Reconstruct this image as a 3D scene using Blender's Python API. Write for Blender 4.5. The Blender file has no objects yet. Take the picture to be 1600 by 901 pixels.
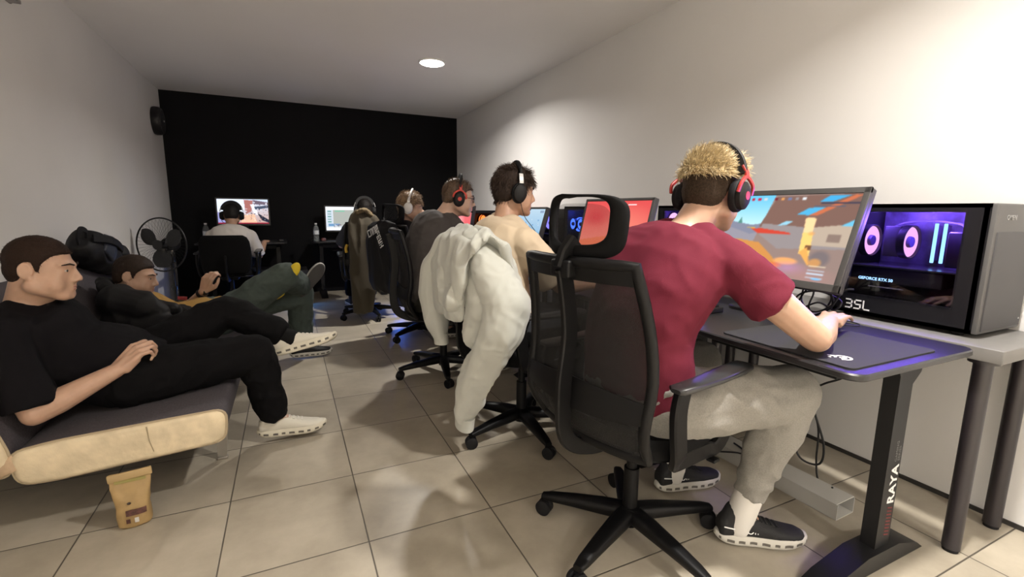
import bpy, bmesh, math, random
import numpy as np
from mathutils import Vector as V, Matrix, noise
random.seed(7)
SC = bpy.context.scene
COL = SC.collection
PI = math.pi
WM = {}

# ------------------------------------------------------------------ materials
def lin(c):
    return tuple((x/12.92 if x <= 0.04045 else ((x+0.055)/1.055)**2.4) for x in c)
def rgb(r, g, b):
    return lin((r/255.0, g/255.0, b/255.0))
_M = {}
def mat(name, col, rough=0.6, metal=0.0, spec=0.5, nz=0.0, nscale=30.0, bump=0.0, bscale=200.0, sss=0.0, alpha=1.0, sheen=0.0, coat=0.0):
    if name in _M: return _M[name]
    m = bpy.data.materials.new(name); m.use_nodes = True
    nt = m.node_tree; bs = nt.nodes['Principled BSDF']
    bs.inputs['Base Color'].default_value = (*col, 1)
    bs.inputs['Roughness'].default_value = rough
    bs.inputs['Metallic'].default_value = metal
    bs.inputs['Specular IOR Level'].default_value = spec
    if sheen: bs.inputs['Sheen Weight'].default_value = sheen
    if coat: bs.inputs['Coat Weight'].default_value = coat
    if sss:
        bs.inputs['Subsurface Weight'].default_value = sss
        bs.inputs['Subsurface Radius'].default_value = (0.02, 0.008, 0.004)
        bs.inputs['Subsurface Scale'].default_value = 0.5
    if nz or bump:
        tc = nt.nodes.new('ShaderNodeTexCoord')
    if nz:
        n = nt.nodes.new('ShaderNodeTexNoise'); n.inputs['Scale'].default_value = nscale; n.inputs['Detail'].default_value = 5
        nt.links.new(tc.outputs['Object'], n.inputs['Vector'])
        r = nt.nodes.new('ShaderNodeMapRange'); r.inputs[1].default_value = .3; r.inputs[2].default_value = .7
        r.inputs[3].default_value = 1-nz; r.inputs[4].default_value = 1+nz
        nt.links.new(n.outputs['Fac'], r.inputs[0])
        mx = nt.nodes.new('ShaderNodeMix'); mx.data_type = 'RGBA'; mx.blend_type = 'MULTIPLY'; mx.inputs['Factor'].default_value = 1
        mx.inputs['A'].default_value = (*col, 1)
        nt.links.new(r.outputs[0], mx.inputs['B'])
        nt.links.new(mx.outputs['Result'], bs.inputs['Base Color'])
    if bump:
        n2 = nt.nodes.new('ShaderNodeTexNoise'); n2.inputs['Scale'].default_value = bscale; n2.inputs['Detail'].default_value = 3
        nt.links.new(tc.outputs['Object'], n2.inputs['Vector'])
        b = nt.nodes.new('ShaderNodeBump'); b.inputs['Strength'].default_value = bump; b.inputs['Distance'].default_value = .004
        nt.links.new(n2.outputs['Fac'], b.inputs['Height']); nt.links.new(b.outputs['Normal'], bs.inputs['Normal'])
    if alpha < 1:
        out = nt.nodes['Material Output']; tr = nt.nodes.new('ShaderNodeBsdfTransparent'); ms = nt.nodes.new('ShaderNodeMixShader')
        ms.inputs[0].default_value = alpha
        nt.links.new(tr.outputs[0], ms.inputs[1]); nt.links.new(bs.outputs[0], ms.inputs[2]); nt.links.new(ms.outputs[0], out.inputs['Surface'])
    _M[name] = m
    return m
def emis(name, col, strength=1.0):
    if name in _M: return _M[name]
    m = bpy.data.materials.new(name); m.use_nodes = True; nt = m.node_tree
    nt.nodes.remove(nt.nodes['Principled BSDF'])
    e = nt.nodes.new('ShaderNodeEmission'); e.inputs[0].default_value = (*col, 1); e.inputs[1].default_value = strength
    nt.links.new(e.outputs[0], nt.nodes['Material Output'].inputs['Surface'])
    _M[name] = m; return m
def mesh_fabric(name, col, cover, scale=400.0):
    """woven net: little square holes between threads"""
    if name in _M: return _M[name]
    m = mat(name, col, 0.75, alpha=0.99)
    nt = m.node_tree; ms = [n for n in nt.nodes if n.type == 'MIX_SHADER'][0]
    tc = nt.nodes.new('ShaderNodeTexCoord')
    w = nt.nodes.new('ShaderNodeTexWave'); w.wave_type = 'BANDS'; w.bands_direction = 'DIAGONAL'; w.inputs['Scale'].default_value = scale
    nt.links.new(tc.outputs['Object'], w.inputs['Vector'])
    r = nt.nodes.new('ShaderNodeMapRange'); r.inputs[3].default_value = max(0, cover-.22); r.inputs[4].default_value = min(1, cover+.22)
    nt.links.new(w.outputs['Fac'], r.inputs[0]); nt.links.new(r.outputs[0], ms.inputs[0])
    return m

# ------------------------------------------------------------------ mesh builder
class MB:
    def __init__(s, M=None):
        s.bm = bmesh.new(); s.M = M or Matrix.Identity(4)
    def _v(s, co): return s.bm.verts.new(s.M @ V(co))
    def ring(s, cos): return [s._v(c) for c in cos]
    def bridge(s, a, b):
        n = len(a)
        for i in range(n):
            j = (i+1) % n
            try: s.bm.faces.new((a[i], a[j], b[j], b[i]))
            except ValueError: pass
    def cap(s, r, flip=False):
        try: s.bm.faces.new(r[::-1] if flip else r)
        except ValueError: pass
    def rings(s, rs, caps=True):
        vs = [s.ring(r) for r in rs]
        for a, b in zip(vs, vs[1:]): s.bridge(a, b)
        if caps: s.cap(vs[0], True); s.cap(vs[-1])
        return s
    def box(s, c, size, rot=None, bev=0.0):
        x, y, z = size[0]/2, size[1]/2, size[2]/2
        R = rot.to_3x3() if rot else Matrix.Identity(3); c = V(c)
        if bev <= 0 or bev >= min(x, y, z):
            if bev > 0: bev = min(x, y, z)*.7
        if bev <= 0:
            A = [c+R@V(p) for p in ((-x,-y,-z),(x,-y,-z),(x,y,-z),(-x,y,-z))]
            B = [c+R@V(p) for p in ((-x,-y,z),(x,-y,z),(x,y,z),(-x,y,z))]
            return s.rings([A, B])
        def rr(hx, hy, b, zz):
            out = []
            for (sx, sy, a0) in ((1,1,0),(-1,1,90),(-1,-1,180),(1,-1,270)):
                for k in range(4):
                    a = math.radians(a0+k*30)
                    out.append(c+R@V((sx*(hx-b)+b*math.cos(a), sy*(hy-b)+b*math.sin(a), zz)))
            return out
        b = bev
        L = []
        for k in range(4):
            a = math.radians(k*30)
            d = b*(1-math.sin(a)); L.append(rr(x-d, y-d, max(b-d, 1e-4), -z+b-b*math.cos(a)))
        for k in range(3, -1, -1):
            a = math.radians(k*30)
            d = b*(1-math.sin(a)); L.append(rr(x-d, y-d, max(b-d, 1e-4), z-b+b*math.cos(a)))
        return s.rings(L)
    def prism(s, poly, d, origin, u, v):
        """poly (2D) in plane origin,u,v extruded by d along u x v"""
        u = V(u); v = V(v); n = u.cross(v).normalized(); o = V(origin)
        A = [o+u*p[0]+v*p[1] for p in poly]; B = [a+n*d for a in A]
        return s.rings([A, B])
    def cyl(s, p0, p1, r0, r1=None, n=16, caps=True):
        r1 = r0 if r1 is None else r1
        p0 = V(p0); p1 = V(p1); d = (p1-p0).normalized(); a = d.orthogonal().normalized(); b = d.cross(a)
        f = lambda p, r: [p+a*(r*math.cos(2*PI*i/n))+b*(r*math.sin(2*PI*i/n)) for i in range(n)]
        return s.rings([f(p0, r0), f(p1, r1)], caps)
    def capsule(s, p0, p1, r0, r1=None, n=14):
        r1 = r0 if r1 is None else r1
        p0 = V(p0); p1 = V(p1); d = (p1-p0)
        if d.length < 1e-6: d = V((0,0,1))*1e-4; p1 = p0+d
        d = d.normalized(); a = d.orthogonal().normalized(); b = d.cross(a)
        f = lambda p, r: [p+a*(r*math.cos(2*PI*i/n))+b*(r*math.sin(2*PI*i/n)) for i in range(n)]
        R = []
        for k in range(1, 5):
            t = k*PI/8; R.append(f(p0-d*(r0*math.cos(t)), r0*math.sin(t)))
        for k in range(4, 0, -1):
            t = k*PI/8; R.append(f(p1+d*(r1*math.cos(t)), r1*math.sin(t)))
        return s.rings(R)
    def chain(s, pts, rs, n=14):
        for i in range(len(pts)-1): s.capsule(pts[i], pts[i+1], rs[i], rs[i+1], n)
        return s
    def ell(s, c, r, rot=None, n=18, m=10):
        c = V(c); R = rot.to_3x3() if rot else Matrix.Identity(3)
        L = []
        for k in range(m+1):
            t = PI*(k+.25)/(m+.5)
            L.append([c+R@V((r[0]*math.sin(t)*math.cos(2*PI*i/n), r[1]*math.sin(t)*math.sin(2*PI*i/n), -r[2]*math.cos(t))) for i in range(n)])
        return s.rings(L)
    def loft(s, secs, n=22, e=2.3, caps=True):
        """secs: (center, vecA, vecB) super-ellipse sections"""
        L = []
        for c, a, b in secs:
            c = V(c); a = V(a); b = V(b); r = []
            for i in range(n):
                t = 2*PI*i/n; ct, st = math.cos(t), math.sin(t)
                r.append(c+a*(math.copysign(abs(ct)**(2/e), ct))+b*(math.copysign(abs(st)**(2/e), st)))
            L.append(r)
        return s.rings(L, caps)
    def tube(s, pts, r, n=8, closed=False, flat=None):
        """round (or flat=(w,t,up)) tube along points"""
        P = [V(p) for p in pts]; N = len(P); R = []; pa = None
        for i in range(N):
            if closed: d = P[(i+1) % N]-P[i-1]
            else: d = P[min(i+1, N-1)]-P[max(i-1, 0)]
            d = d.normalized()
            if flat:
                up = V(flat[2]); a = up.cross(d)
                a = a.normalized() if a.length > 1e-5 else d.orthogonal().normalized()
                b = d.cross(a)
                w, t = flat[0]/2, flat[1]/2; k = .6
                cs = [(w, t*k), (w*k if w < t else w-t*.4, t), (-(w*k if w < t else w-t*.4), t), (-w, t*k), (-w, -t*k), (-(w*k if w < t else w-t*.4), -t), ((w*k if w < t else w-t*.4), -t), (w, -t*k)]
                R.append([P[i]+a*x+b*y for x, y in cs])
            else:
                if pa is None: a = d.orthogonal().normalized()
                else:
                    a = (pa-d*pa.dot(d)); a = a.normalized() if a.length > 1e-6 else d.orthogonal().normalized()
                pa = a; b = d.cross(a); rr = r[i] if isinstance(r, (list, tuple)) else r
                R.append([P[i]+a*(rr*math.cos(2*PI*k/n))+b*(rr*math.sin(2*PI*k/n)) for k in range(n)])
        vs = [s.ring(x) for x in R]
        for a, b in zip(vs, vs[1:]): s.bridge(a, b)
        if closed: s.bridge(vs[-1], vs[0])
        else: s.cap(vs[0], True); s.cap(vs[-1])
        return s
    def lathe(s, prof, origin=(0,0,0), axis=(0,0,1), n=24, closed=False):
        o = V(origin); d = V(axis).normalized(); a = d.orthogonal().normalized(); b = d.cross(a)
        R = [[o+d*h+a*(max(r,1e-5)*math.cos(2*PI*i/n))+b*(max(r,1e-5)*math.sin(2*PI*i/n)) for i in range(n)] for r, h in prof]
        vs = [s.ring(x) for x in R]
        for p, q in zip(vs, vs[1:]): s.bridge(p, q)
        if closed: s.bridge(vs[-1], vs[0])
        else: s.cap(vs[0], True); s.cap(vs[-1])
        return s
    def grid(s, f, nu, nv, thick=0.0):
        """f(u,v)->point ; optional thickness by second layer along normal"""
        P = [[V(f(i/nu, j/nv)) for j in range(nv+1)] for i in range(nu+1)]
        A = [[s._v(p) for p in row] for row in P]
        if thick:
            B = []
            for i in range(nu+1):
                row = []
                for j in range(nv+1):
                    du = P[min(i+1,nu)][j]-P[max(i-1,0)][j]; dv = P[i][min(j+1,nv)]-P[i][max(j-1,0)]
                    row.append(s._v(P[i][j]+du.cross(dv).normalized()*thick))
                B.append(row)
        for i in range(nu):
            for j in range(nv):
                s.bm.faces.new((A[i][j], A[i+1][j], A[i+1][j+1], A[i][j+1]))
                if thick: s.bm.faces.new((B[i][j], B[i][j+1], B[i+1][j+1], B[i+1][j]))
        if thick:
            for i in range(nu):
                for j in (0, nv):
                    q = (A[i][j], A[i+1][j], B[i+1][j], B[i][j]); s.bm.faces.new(q if j else q[::-1])
            for j in range(nv):
                for i in (0, nu):
                    q = (A[i][j], A[i][j+1], B[i][j+1], B[i][j]); s.bm.faces.new(q[::-1] if i else q)
        return s
    def mesh(s, name='m'):
        bmesh.ops.recalc_face_normals(s.bm, faces=s.bm.faces)
        me = bpy.data.meshes.new(name); s.bm.to_mesh(me); s.bm.free(); return me

def spline(pts, n=8):
    P = [V(p) for p in pts]; out = []
    for i in range(len(P)-1):
        p0 = P[max(i-1,0)]; p1 = P[i]; p2 = P[i+1]; p3 = P[min(i+2,len(P)-1)]
        for k in range(n):
            t = k/n
            out.append(.5*((2*p1)+(p2-p0)*t+(2*p0-5*p1+4*p2-p3)*t*t+(3*p1-p0-3*p2+p3)*t**3))
    out.append(P[-1]); return out

def thing(name, label, cat, loc=(0,0,0), rotz=0.0, group=None, M=None):
    o = bpy.data.objects.new(name, None); COL.objects.link(o)
    o.empty_display_size = .05
    W = M if M is not None else Matrix.Translation(V(loc)) @ Matrix.Rotation(rotz, 4, 'Z')
    o.matrix_world = W
    WM[o.name] = W
    return tag(o, label, cat, group)
def tag(o, label, cat, group=None):
    o['label'] = label; o['category'] = cat
    if group: o['group'] = group
    return o
def obj(name, mb, m, parent=None, smooth=True, world=False, angle=40, label=None):
    me = mb.mesh(name) if isinstance(mb, MB) else mb
    if world and parent: 
        p = parent; W = WM[p.name]
        me.transform(W.inverted())
    o = bpy.data.objects.new(name, me); COL.objects.link(o)
    me.materials.clear()
    for k in (m if isinstance(m, (list, tuple)) else [m]): me.materials.append(k)
    if parent: o.parent = parent
    WM[o.name] = WM[parent.name] if parent else Matrix.Identity(4)
    if smooth:
        me.polygons.foreach_set('use_smooth', [True]*len(me.polygons))
        me.set_sharp_from_angle(angle=math.radians(angle))
    if label: o['label'] = label
    me.update()
    return o
def struct(name, mb, m, smooth=False):
    o = obj(name, mb, m, None, smooth); o['kind'] = 'structure'; return o
def dup(root, loc, rotz, label, group=None, M=None):
    r = root.copy(); COL.objects.link(r)
    W = M if M is not None else Matrix.Translation(V(loc)) @ Matrix.Rotation(rotz, 4, 'Z')
    r.matrix_world = W; WM[r.name] = W
    r['label'] = label
    if group: r['group'] = group
    for ch in list(root.children):
        c = ch.copy(); COL.objects.link(c); c.parent = r
        for g in list(ch.children):
            d = g.copy(); COL.objects.link(d); d.parent = c
    return r
def blob(mb, voxel=.006, it=4, fac=.5, region=None, it2=10):
    me = mb.mesh('tmp'); o = bpy.data.objects.new('tmp', me); COL.objects.link(o)
    m = o.modifiers.new('r', 'REMESH'); m.mode = 'VOXEL'; m.voxel_size = voxel; m.adaptivity = 0
    if it:
        k = o.modifiers.new('s', 'SMOOTH'); k.factor = fac; k.iterations = it
    dg = bpy.context.evaluated_depsgraph_get()
    r = bpy.data.meshes.new_from_object(o.evaluated_get(dg))
    bpy.data.objects.remove(o); bpy.data.meshes.remove(me)
    if region:
        co = get_co(r); wt = region(co); ne = len(r.edges); ed = np.empty(ne*2, dtype=np.int64); r.edges.foreach_get('vertices', ed); ed = ed.reshape(-1, 2)
        deg = np.bincount(ed.ravel(), minlength=len(co))[:, None].astype(float)
        for _ in range(it2):
            acc = np.zeros_like(co); np.add.at(acc, ed[:,0], co[ed[:,1]]); np.add.at(acc, ed[:,1], co[ed[:,0]])
            co = co+(acc/np.maximum(deg, 1)-co)*(.6*wt)[:, None]
        set_co(r, co)
    return r
def get_co(me):
    a = np.empty(len(me.vertices)*3); me.vertices.foreach_get('co', a); return a.reshape(-1, 3)
def get_no(me):
    a = np.empty(len(me.vertices)*3); me.vertices.foreach_get('normal', a); return a.reshape(-1, 3)
def set_co(me, a):
    me.vertices.foreach_set('co', a.ravel()); me.update()
def wrinkle(me, amp=.006, freq=9.0, stretch=(1,1,1), seed=0.0, ridged=True):
    co = get_co(me); no = get_no(me); d = np.empty(len(co)); s = V((seed, seed*1.7, -seed))
    for i in range(len(co)):
        p = V((co[i,0]*stretch[0], co[i,1]*stretch[1], co[i,2]*stretch[2]))*freq+s
        q = noise.noise_vector(p*.5)*.6
        a = noise.noise(p+q)
        d[i] = (1-2*abs(a))*.8-.35 if ridged else a
    set_co(me, co+no*(d*amp)[:, None]); return me
def text_mesh(body, size, depth=.0006, spacing=1.0, bold=0.0, shear=0.0):
    c = bpy.data.curves.new('t', 'FONT'); c.body = body; c.size = size; c.extrude = depth; c.align_x = 'LEFT'; c.space_character = spacing
    c.offset = bold; c.shear = shear; c.resolution_u = 3
    o = bpy.data.objects.new('t', c); COL.objects.link(o)
    dg = bpy.context.evaluated_depsgraph_get(); me = bpy.data.meshes.new_from_object(o.evaluated_get(dg))
    bpy.data.objects.remove(o); bpy.data.curves.remove(c); return me
def basis(o, x, y, z):
    """matrix with columns x,y,z at origin o"""
    x = V(x); y = V(y); z = V(z)
    return Matrix(((x[0],y[0],z[0],o[0]),(x[1],y[1],z[1],o[1]),(x[2],y[2],z[2],o[2]),(0,0,0,1)))
def face_frame(o, d, up=(0,0,1)):
    """columns right, forward, up"""
    d = V(d).normalized(); u = V(up); r = d.cross(u).normalized(); u = r.cross(d)
    return basis(o, r, d, u)

# ------------------------------------------------------------------ lit pictures on screens
class Pic:
    def __init__(s, w, h):
        s.w, s.h = w, h; s.a = np.zeros((h, w, 3))
        s.X, s.Y = np.meshgrid((np.arange(w)+.5)/w, (np.arange(h)+.5)/h)
    def fill(s, c): s.a[:] = np.array(c)/255.; return s
    def vgrad(s, c0, c1, y0=0, y1=1):
        t = np.clip((s.Y-y0)/(y1-y0), 0, 1)[..., None]; s.a[:] = (np.array(c0)*(1-t)+np.array(c1)*t)/255.; return s
    def poly(s, pts, c, al=1.0):
        m = np.zeros((s.h, s.w), bool); n = len(pts)
        for i in range(n):
            x0, y0 = pts[i]; x1, y1 = pts[(i+1) % n]
            if y0 == y1: continue
            cond = ((s.Y < y0) != (s.Y < y1)) & (s.X < (x1-x0)*(s.Y-y0)/(y1-y0)+x0); m ^= cond
        s.a[m] = s.a[m]*(1-al)+np.array(c)/255.*al; return s
    def rect(s, x0, y0, x1, y1, c, al=1.0): return s.poly([(x0,y0),(x1,y0),(x1,y1),(x0,y1)], c, al)
    def blur(s, n=1):
        for _ in range(n):
            p = np.pad(s.a, ((1,1),(1,1),(0,0)), 'edge'); s.a = (p[:-2,1:-1]+p[2:,1:-1]+p[1:-1,:-2]+p[1:-1,2:]+2*p[1:-1,1:-1])/6
        return s
    def ell(s, cx, cy, rx, ry, c, al=1.0, soft=0.0):
        d = np.sqrt(((s.X-cx)/rx)**2+((s.Y-cy)/ry)**2)
        k = (np.clip((1-d)/max(soft, 1e-3), 0, 1)*al)[..., None]
        s.a[:] = s.a*(1-k)+np.array(c)/255.*k; return s
    def speck(s, x0, y0, x1, y1, cols, n, r=.006):
        for _ in range(n):
            s.ell(random.uniform(x0,x1), random.uniform(y0,y1), r*random.uniform(.6,1.6), r*1.4*random.uniform(.6,1.6), random.choice(cols), .8, .4)
        return s
    def mesh(s, origin, du, dv, name='screen'):
        """du: vector across whole width (left->right), dv: vector top->bottom"""
        w, h = s.w, s.h; o = V(origin); du = V(du); dv = V(dv)
        vs = [tuple(o+du*(i/w)+dv*(j/h)) for j in range(h+1) for i in range(w+1)]
        fs = [(j*(w+1)+i, (j+1)*(w+1)+i, (j+1)*(w+1)+i+1, j*(w+1)+i+1) for j in range(h) for i in range(w)]
        me = bpy.data.meshes.new(name); me.from_pydata(vs, [], fs)
        at = me.color_attributes.new('picture', 'FLOAT_COLOR', 'CORNER')
        a = np.clip(s.a, 0, 1); a = np.where(a <= .04045, a/12.92, ((a+.055)/1.055)**2.4).reshape(-1, 3)
        a = np.concatenate([a, np.ones((len(a), 1))], 1); a = np.repeat(a, 4, 0)
        at.data.foreach_set('color', a.ravel()); return me
def screen_mat(name, strength):
    if name in _M: return _M[name]
    m = bpy.data.materials.new(name); m.use_nodes = True; nt = m.node_tree; nt.nodes.remove(nt.nodes['Principled BSDF'])
    at = nt.nodes.new('ShaderNodeAttribute'); at.attribute_name = 'picture'
    e = nt.nodes.new('ShaderNodeEmission'); e.inputs[1].default_value = strength
    nt.links.new(at.outputs['Color'], e.inputs[0]); nt.links.new(e.outputs[0], nt.nodes['Material Output'].inputs['Surface'])
    _M[name] = m; return m
# ------------------------------------------------------------------ camera
H = 1.14
yaw, pit, roll = 0.443834257, 0.163193120, 0.0113936732
fw = V((math.sin(yaw)*math.cos(pit), math.cos(yaw)*math.cos(pit), -math.sin(pit)))
r0 = V((math.cos(yaw), -math.sin(yaw), 0)); u0 = r0.cross(fw)
rt = r0*math.cos(roll)+u0*math.sin(roll); up = -r0*math.sin(roll)+u0*math.cos(roll)
cd = bpy.data.cameras.new('camera'); cam = bpy.data.objects.new('camera', cd); COL.objects.link(cam)
cam.matrix_world = basis((0,0,H), rt, up, -fw)
cd.sensor_width = 36; cd.lens = 36*732.77/1600; cd.clip_start = .02
SC.camera = cam
SC.view_settings.view_transform = 'Standard'; SC.view_settings.look = 'None'
SC.view_settings.exposure = 0.06; SC.view_settings.gamma = 1.0; SC.view_settings.use_curve_mapping = False
w = bpy.data.worlds.new('world'); SC.world = w; w.use_nodes = True
w.node_tree.nodes['Background'].inputs[0].default_value = (.01,.01,.012,1)
w.node_tree.nodes['Background'].inputs[1].default_value = 1.0

# ------------------------------------------------------------------ room
XL, XR, YB, YF, ZC = -1.278, 2.377, 6.995, -4.0, 2.497
wall_m = mat('white_wall_paint', (.745,.735,.722), .75, nz=.03, nscale=1.2, bump=.06, bscale=140)
ceil_m = mat('white_ceiling_paint', (.86,.845,.835), .85, nz=.02, nscale=1.0)
black_wall = mat('black_wall_paint', (.0035,.0035,.0045), .7, spec=.18, nz=.12, nscale=3.0, bump=.05, bscale=120)

def tile_floor():
    m = bpy.data.materials.new('beige_floor_tile'); m.use_nodes = True; nt = m.node_tree; bs = nt.nodes['Principled BSDF']
    N = nt.nodes.new; L = nt.links.new
    tc = N('ShaderNodeTexCoord'); sp = N('ShaderNodeSeparateXYZ'); L(tc.outputs['Object'], sp.inputs[0])
    def math_(op, a, b=None):
        n = N('ShaderNodeMath'); n.operation = op
        for i, x in enumerate((a, b)):
            if x is None: continue
            if isinstance(x, (int, float)): n.inputs[i].default_value = x
            else: L(x, n.inputs[i])
        return n.outputs[0]
    T = .4585; cells = []; ds = []
    for ax, off in ((0, .19), (1, 1.993)):
        q = math_('DIVIDE', math_('SUBTRACT', sp.outputs[ax], off), T)
        fl = math_('FLOOR', q); fr = math_('SUBTRACT', q, fl)
        ds.append(math_('SUBTRACT', .5, math_('ABSOLUTE', math_('SUBTRACT', fr, .5)))); cells.append(fl)
    dmin = math_('MULTIPLY', math_('MINIMUM', ds[0], ds[1]), T)
    mr = N('ShaderNodeMapRange'); mr.interpolation_type = 'SMOOTHSTEP'
    mr.inputs[1].default_value = .0012; mr.inputs[2].default_value = .0034; L(dmin, mr.inputs[0])
    grout = mr.outputs[0]
    cb = N('ShaderNodeCombineXYZ'); L(cells[0], cb.inputs[0]); L(cells[1], cb.inputs[1])
    wn = N('ShaderNodeTexWhiteNoise'); wn.noise_dimensions = '2D'; L(cb.outputs[0], wn.inputs['Vector'])
    n1 = N('ShaderNodeTexNoise'); n1.inputs['Scale'].default_value = 3.2; n1.inputs['Detail'].default_value = 7; n1.inputs['Roughness'].default_value = .62
    va = N('ShaderNodeVectorMath'); va.operation = 'ADD'; L(tc.outputs['Object'], va.inputs[0])
    vs = N('ShaderNodeVectorMath'); vs.operation = 'SCALE'; L(cb.outputs[0], vs.inputs[0]); vs.inputs['Scale'].default_value = 3.7
    L(vs.outputs[0], va.inputs[1]); L(va.outputs[0], n1.inputs['Vector'])
    cr = N('ShaderNodeValToRGB'); L(n1.outputs['Fac'], cr.inputs[0])
    cr.color_ramp.elements[0].position = .3; cr.color_ramp.elements[0].color = (.31,.272,.212,1)
    cr.color_ramp.elements[1].position = .72; cr.color_ramp.elements[1].color = (.48,.43,.345,1)
    v = N('ShaderNodeMapRange'); L(wn.outputs['Value'], v.inputs[0]); v.inputs[3].default_value = .92; v.inputs[4].default_value = 1.06
    m1 = N('ShaderNodeMix'); m1.data_type = 'RGBA'; m1.blend_type = 'MULTIPLY'; m1.inputs['Factor'].default_value = 1
    L(cr.outputs[0], m1.inputs['A']); L(v.outputs[0], m1.inputs['B'])
    m2 = N('ShaderNodeMix'); m2.data_type = 'RGBA'; L(grout, m2.inputs['Factor']); m2.inputs['A'].default_value = (.09,.078,.062,1); L(m1.outputs['Result'], m2.inputs['B'])
    L(m2.outputs['Result'], bs.inputs['Base Color'])
    rr = N('ShaderNodeMapRange'); L(n1.outputs['Fac'], rr.inputs[0]); rr.inputs[3].default_value = .30; rr.inputs[4].default_value = .48
    L(rr.outputs[0], bs.inputs['Roughness'])
    b = N('ShaderNodeBump'); b.inputs['Strength'].default_value = .5; b.inputs['Distance'].default_value = .003; L(grout, b.inputs['Height']); L(b.outputs['Normal'], bs.inputs['Normal'])
    return m
struct('floor', MB().box(((XL+XR)/2, (YF+YB)/2, -.05), (XR-XL+.2, YB-YF+.2, .1)), tile_floor())
struct('ceiling', MB().box(((XL+XR)/2, (YF+YB)/2, ZC+.05), (XR-XL+.2, YB-YF+.2, .1)), ceil_m)
struct('wall_left', MB().box((XL-.05, (YF+YB)/2, ZC/2), (.1, YB-YF+.2, ZC)), wall_m)
struct('wall_right', MB().box((XR+.05, (YF+YB)/2, ZC/2), (.1, YB-YF+.2, ZC)), wall_m)
struct('wall_back', MB().box(((XL+XR)/2, YB+.05, ZC/2), (XR-XL+.2, .1, ZC)), black_wall)
struct('wall_front', MB().box(((XL+XR)/2, YF-.05, ZC/2), (XR-XL+.2, .1, ZC)), wall_m)
struct('wall_gap_shade_right', MB().box((XR-.003, (YF+YB)/2, .009), (.006, YB-YF, .018)), mat('dark_gap_shade', (.03,.027,.024), .8))  # thin dark strip standing in for the shadow line where wall meets floor

# ceiling lamps: recessed round downlights; the rear pair is added for bounce
trim_m = mat('white_lamp_trim', (.8,.8,.78), .4)
def downlight(x, y, label, power, spread=176, size=.11, tilt=0):
    t = thing('ceiling_downlight', label, 'ceiling light', (x, y, ZC), 0, 'round ceiling downlights')
    obj('trim_ring', MB().lathe([(.105,-.001),(.125,-.001),(.125,-.010),(.116,-.016),(.105,-.012)], n=40, closed=True), trim_m, t)
    obj('diffuser', MB().lathe([(.0,-.004),(.106,-.004),(.106,-.014),(.09,-.022),(.05,-.027),(.0,-.028)], n=40), emis('lamp_white', (1,.95,.88), 22), t)
    l = bpy.data.lights.new('downlight_lamp', 'AREA'); l.shape = 'DISK'; l.size = size; l.energy = power; l.color = (1,.945,.875)
    l.spread = math.radians(spread)
    lo = bpy.data.objects.new('downlight_lamp', l); COL.objects.link(lo); lo.parent = t; lo.location = (0,0,-.034)
downlight(1.296, 4.509, 'bright white round downlight in the ceiling near the black wall', 44, 154)
downlight(1.36, .55, 'round downlight in the ceiling above the front desk', 43, 142)
downlight(1.3, -2.3, 'added unseen downlight behind the viewer on the desk side, for bounce light', 150, 118, .2)  # added lamp out of view; its floor bounce lifts the ceiling
downlight(-.3, -2.3, 'added unseen downlight behind the viewer on the sofa side, for bounce light', 150, 118, .2)  # second added lamp, unseen, brightening ceiling and walls by bounce

# wall units
t = thing('wall_speaker', 'round black disc-shaped unit mounted high on the left wall near the corner', 'wall speaker', (XL, 6.61, 2.085))
bk = mat('black_plastic', (.008,.008,.009), .42, spec=.4)
bkm = mat('matte_black_plastic', (.007,.007,.008), .7, spec=.25)
obj('housing', MB().lathe([(.0,0),(.145,0),(.152,.02),(.15,.06),(.135,.085),(.0,.085)], axis=(1,0,0), n=36), bk, t)
obj('front_disc', MB().lathe([(.0,.083),(.118,.083),(.118,.09),(.10,.094),(.0,.095)], axis=(1,0,0), n=36), mat('dark_grille', (.02,.02,.022), .6, bump=.5, bscale=600), t)
obj('centre_cap', MB().lathe([(.0,.094),(.012,.094),(.010,.100),(.0,.101)], axis=(1,0,0), n=16), mat('silver_metal', (.6,.6,.6), .3, metal=1), t)
t = thing('wall_bracket', 'grey angled bracket on the left wall at the top corner of the view', 'bracket', (XL, 3.52, 2.20))
obj('plate', MB().box((.006,0,.03), (.012,.2,.05), bev=.003), mat('grey_metal', (.35,.34,.34), .45, metal=.6), t)
obj('arm', MB().box((.03,.03,.015), (.05,.11,.02), bev=.004), mat('grey_metal', (.35,.34,.34), .45, metal=.6), t)

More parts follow.
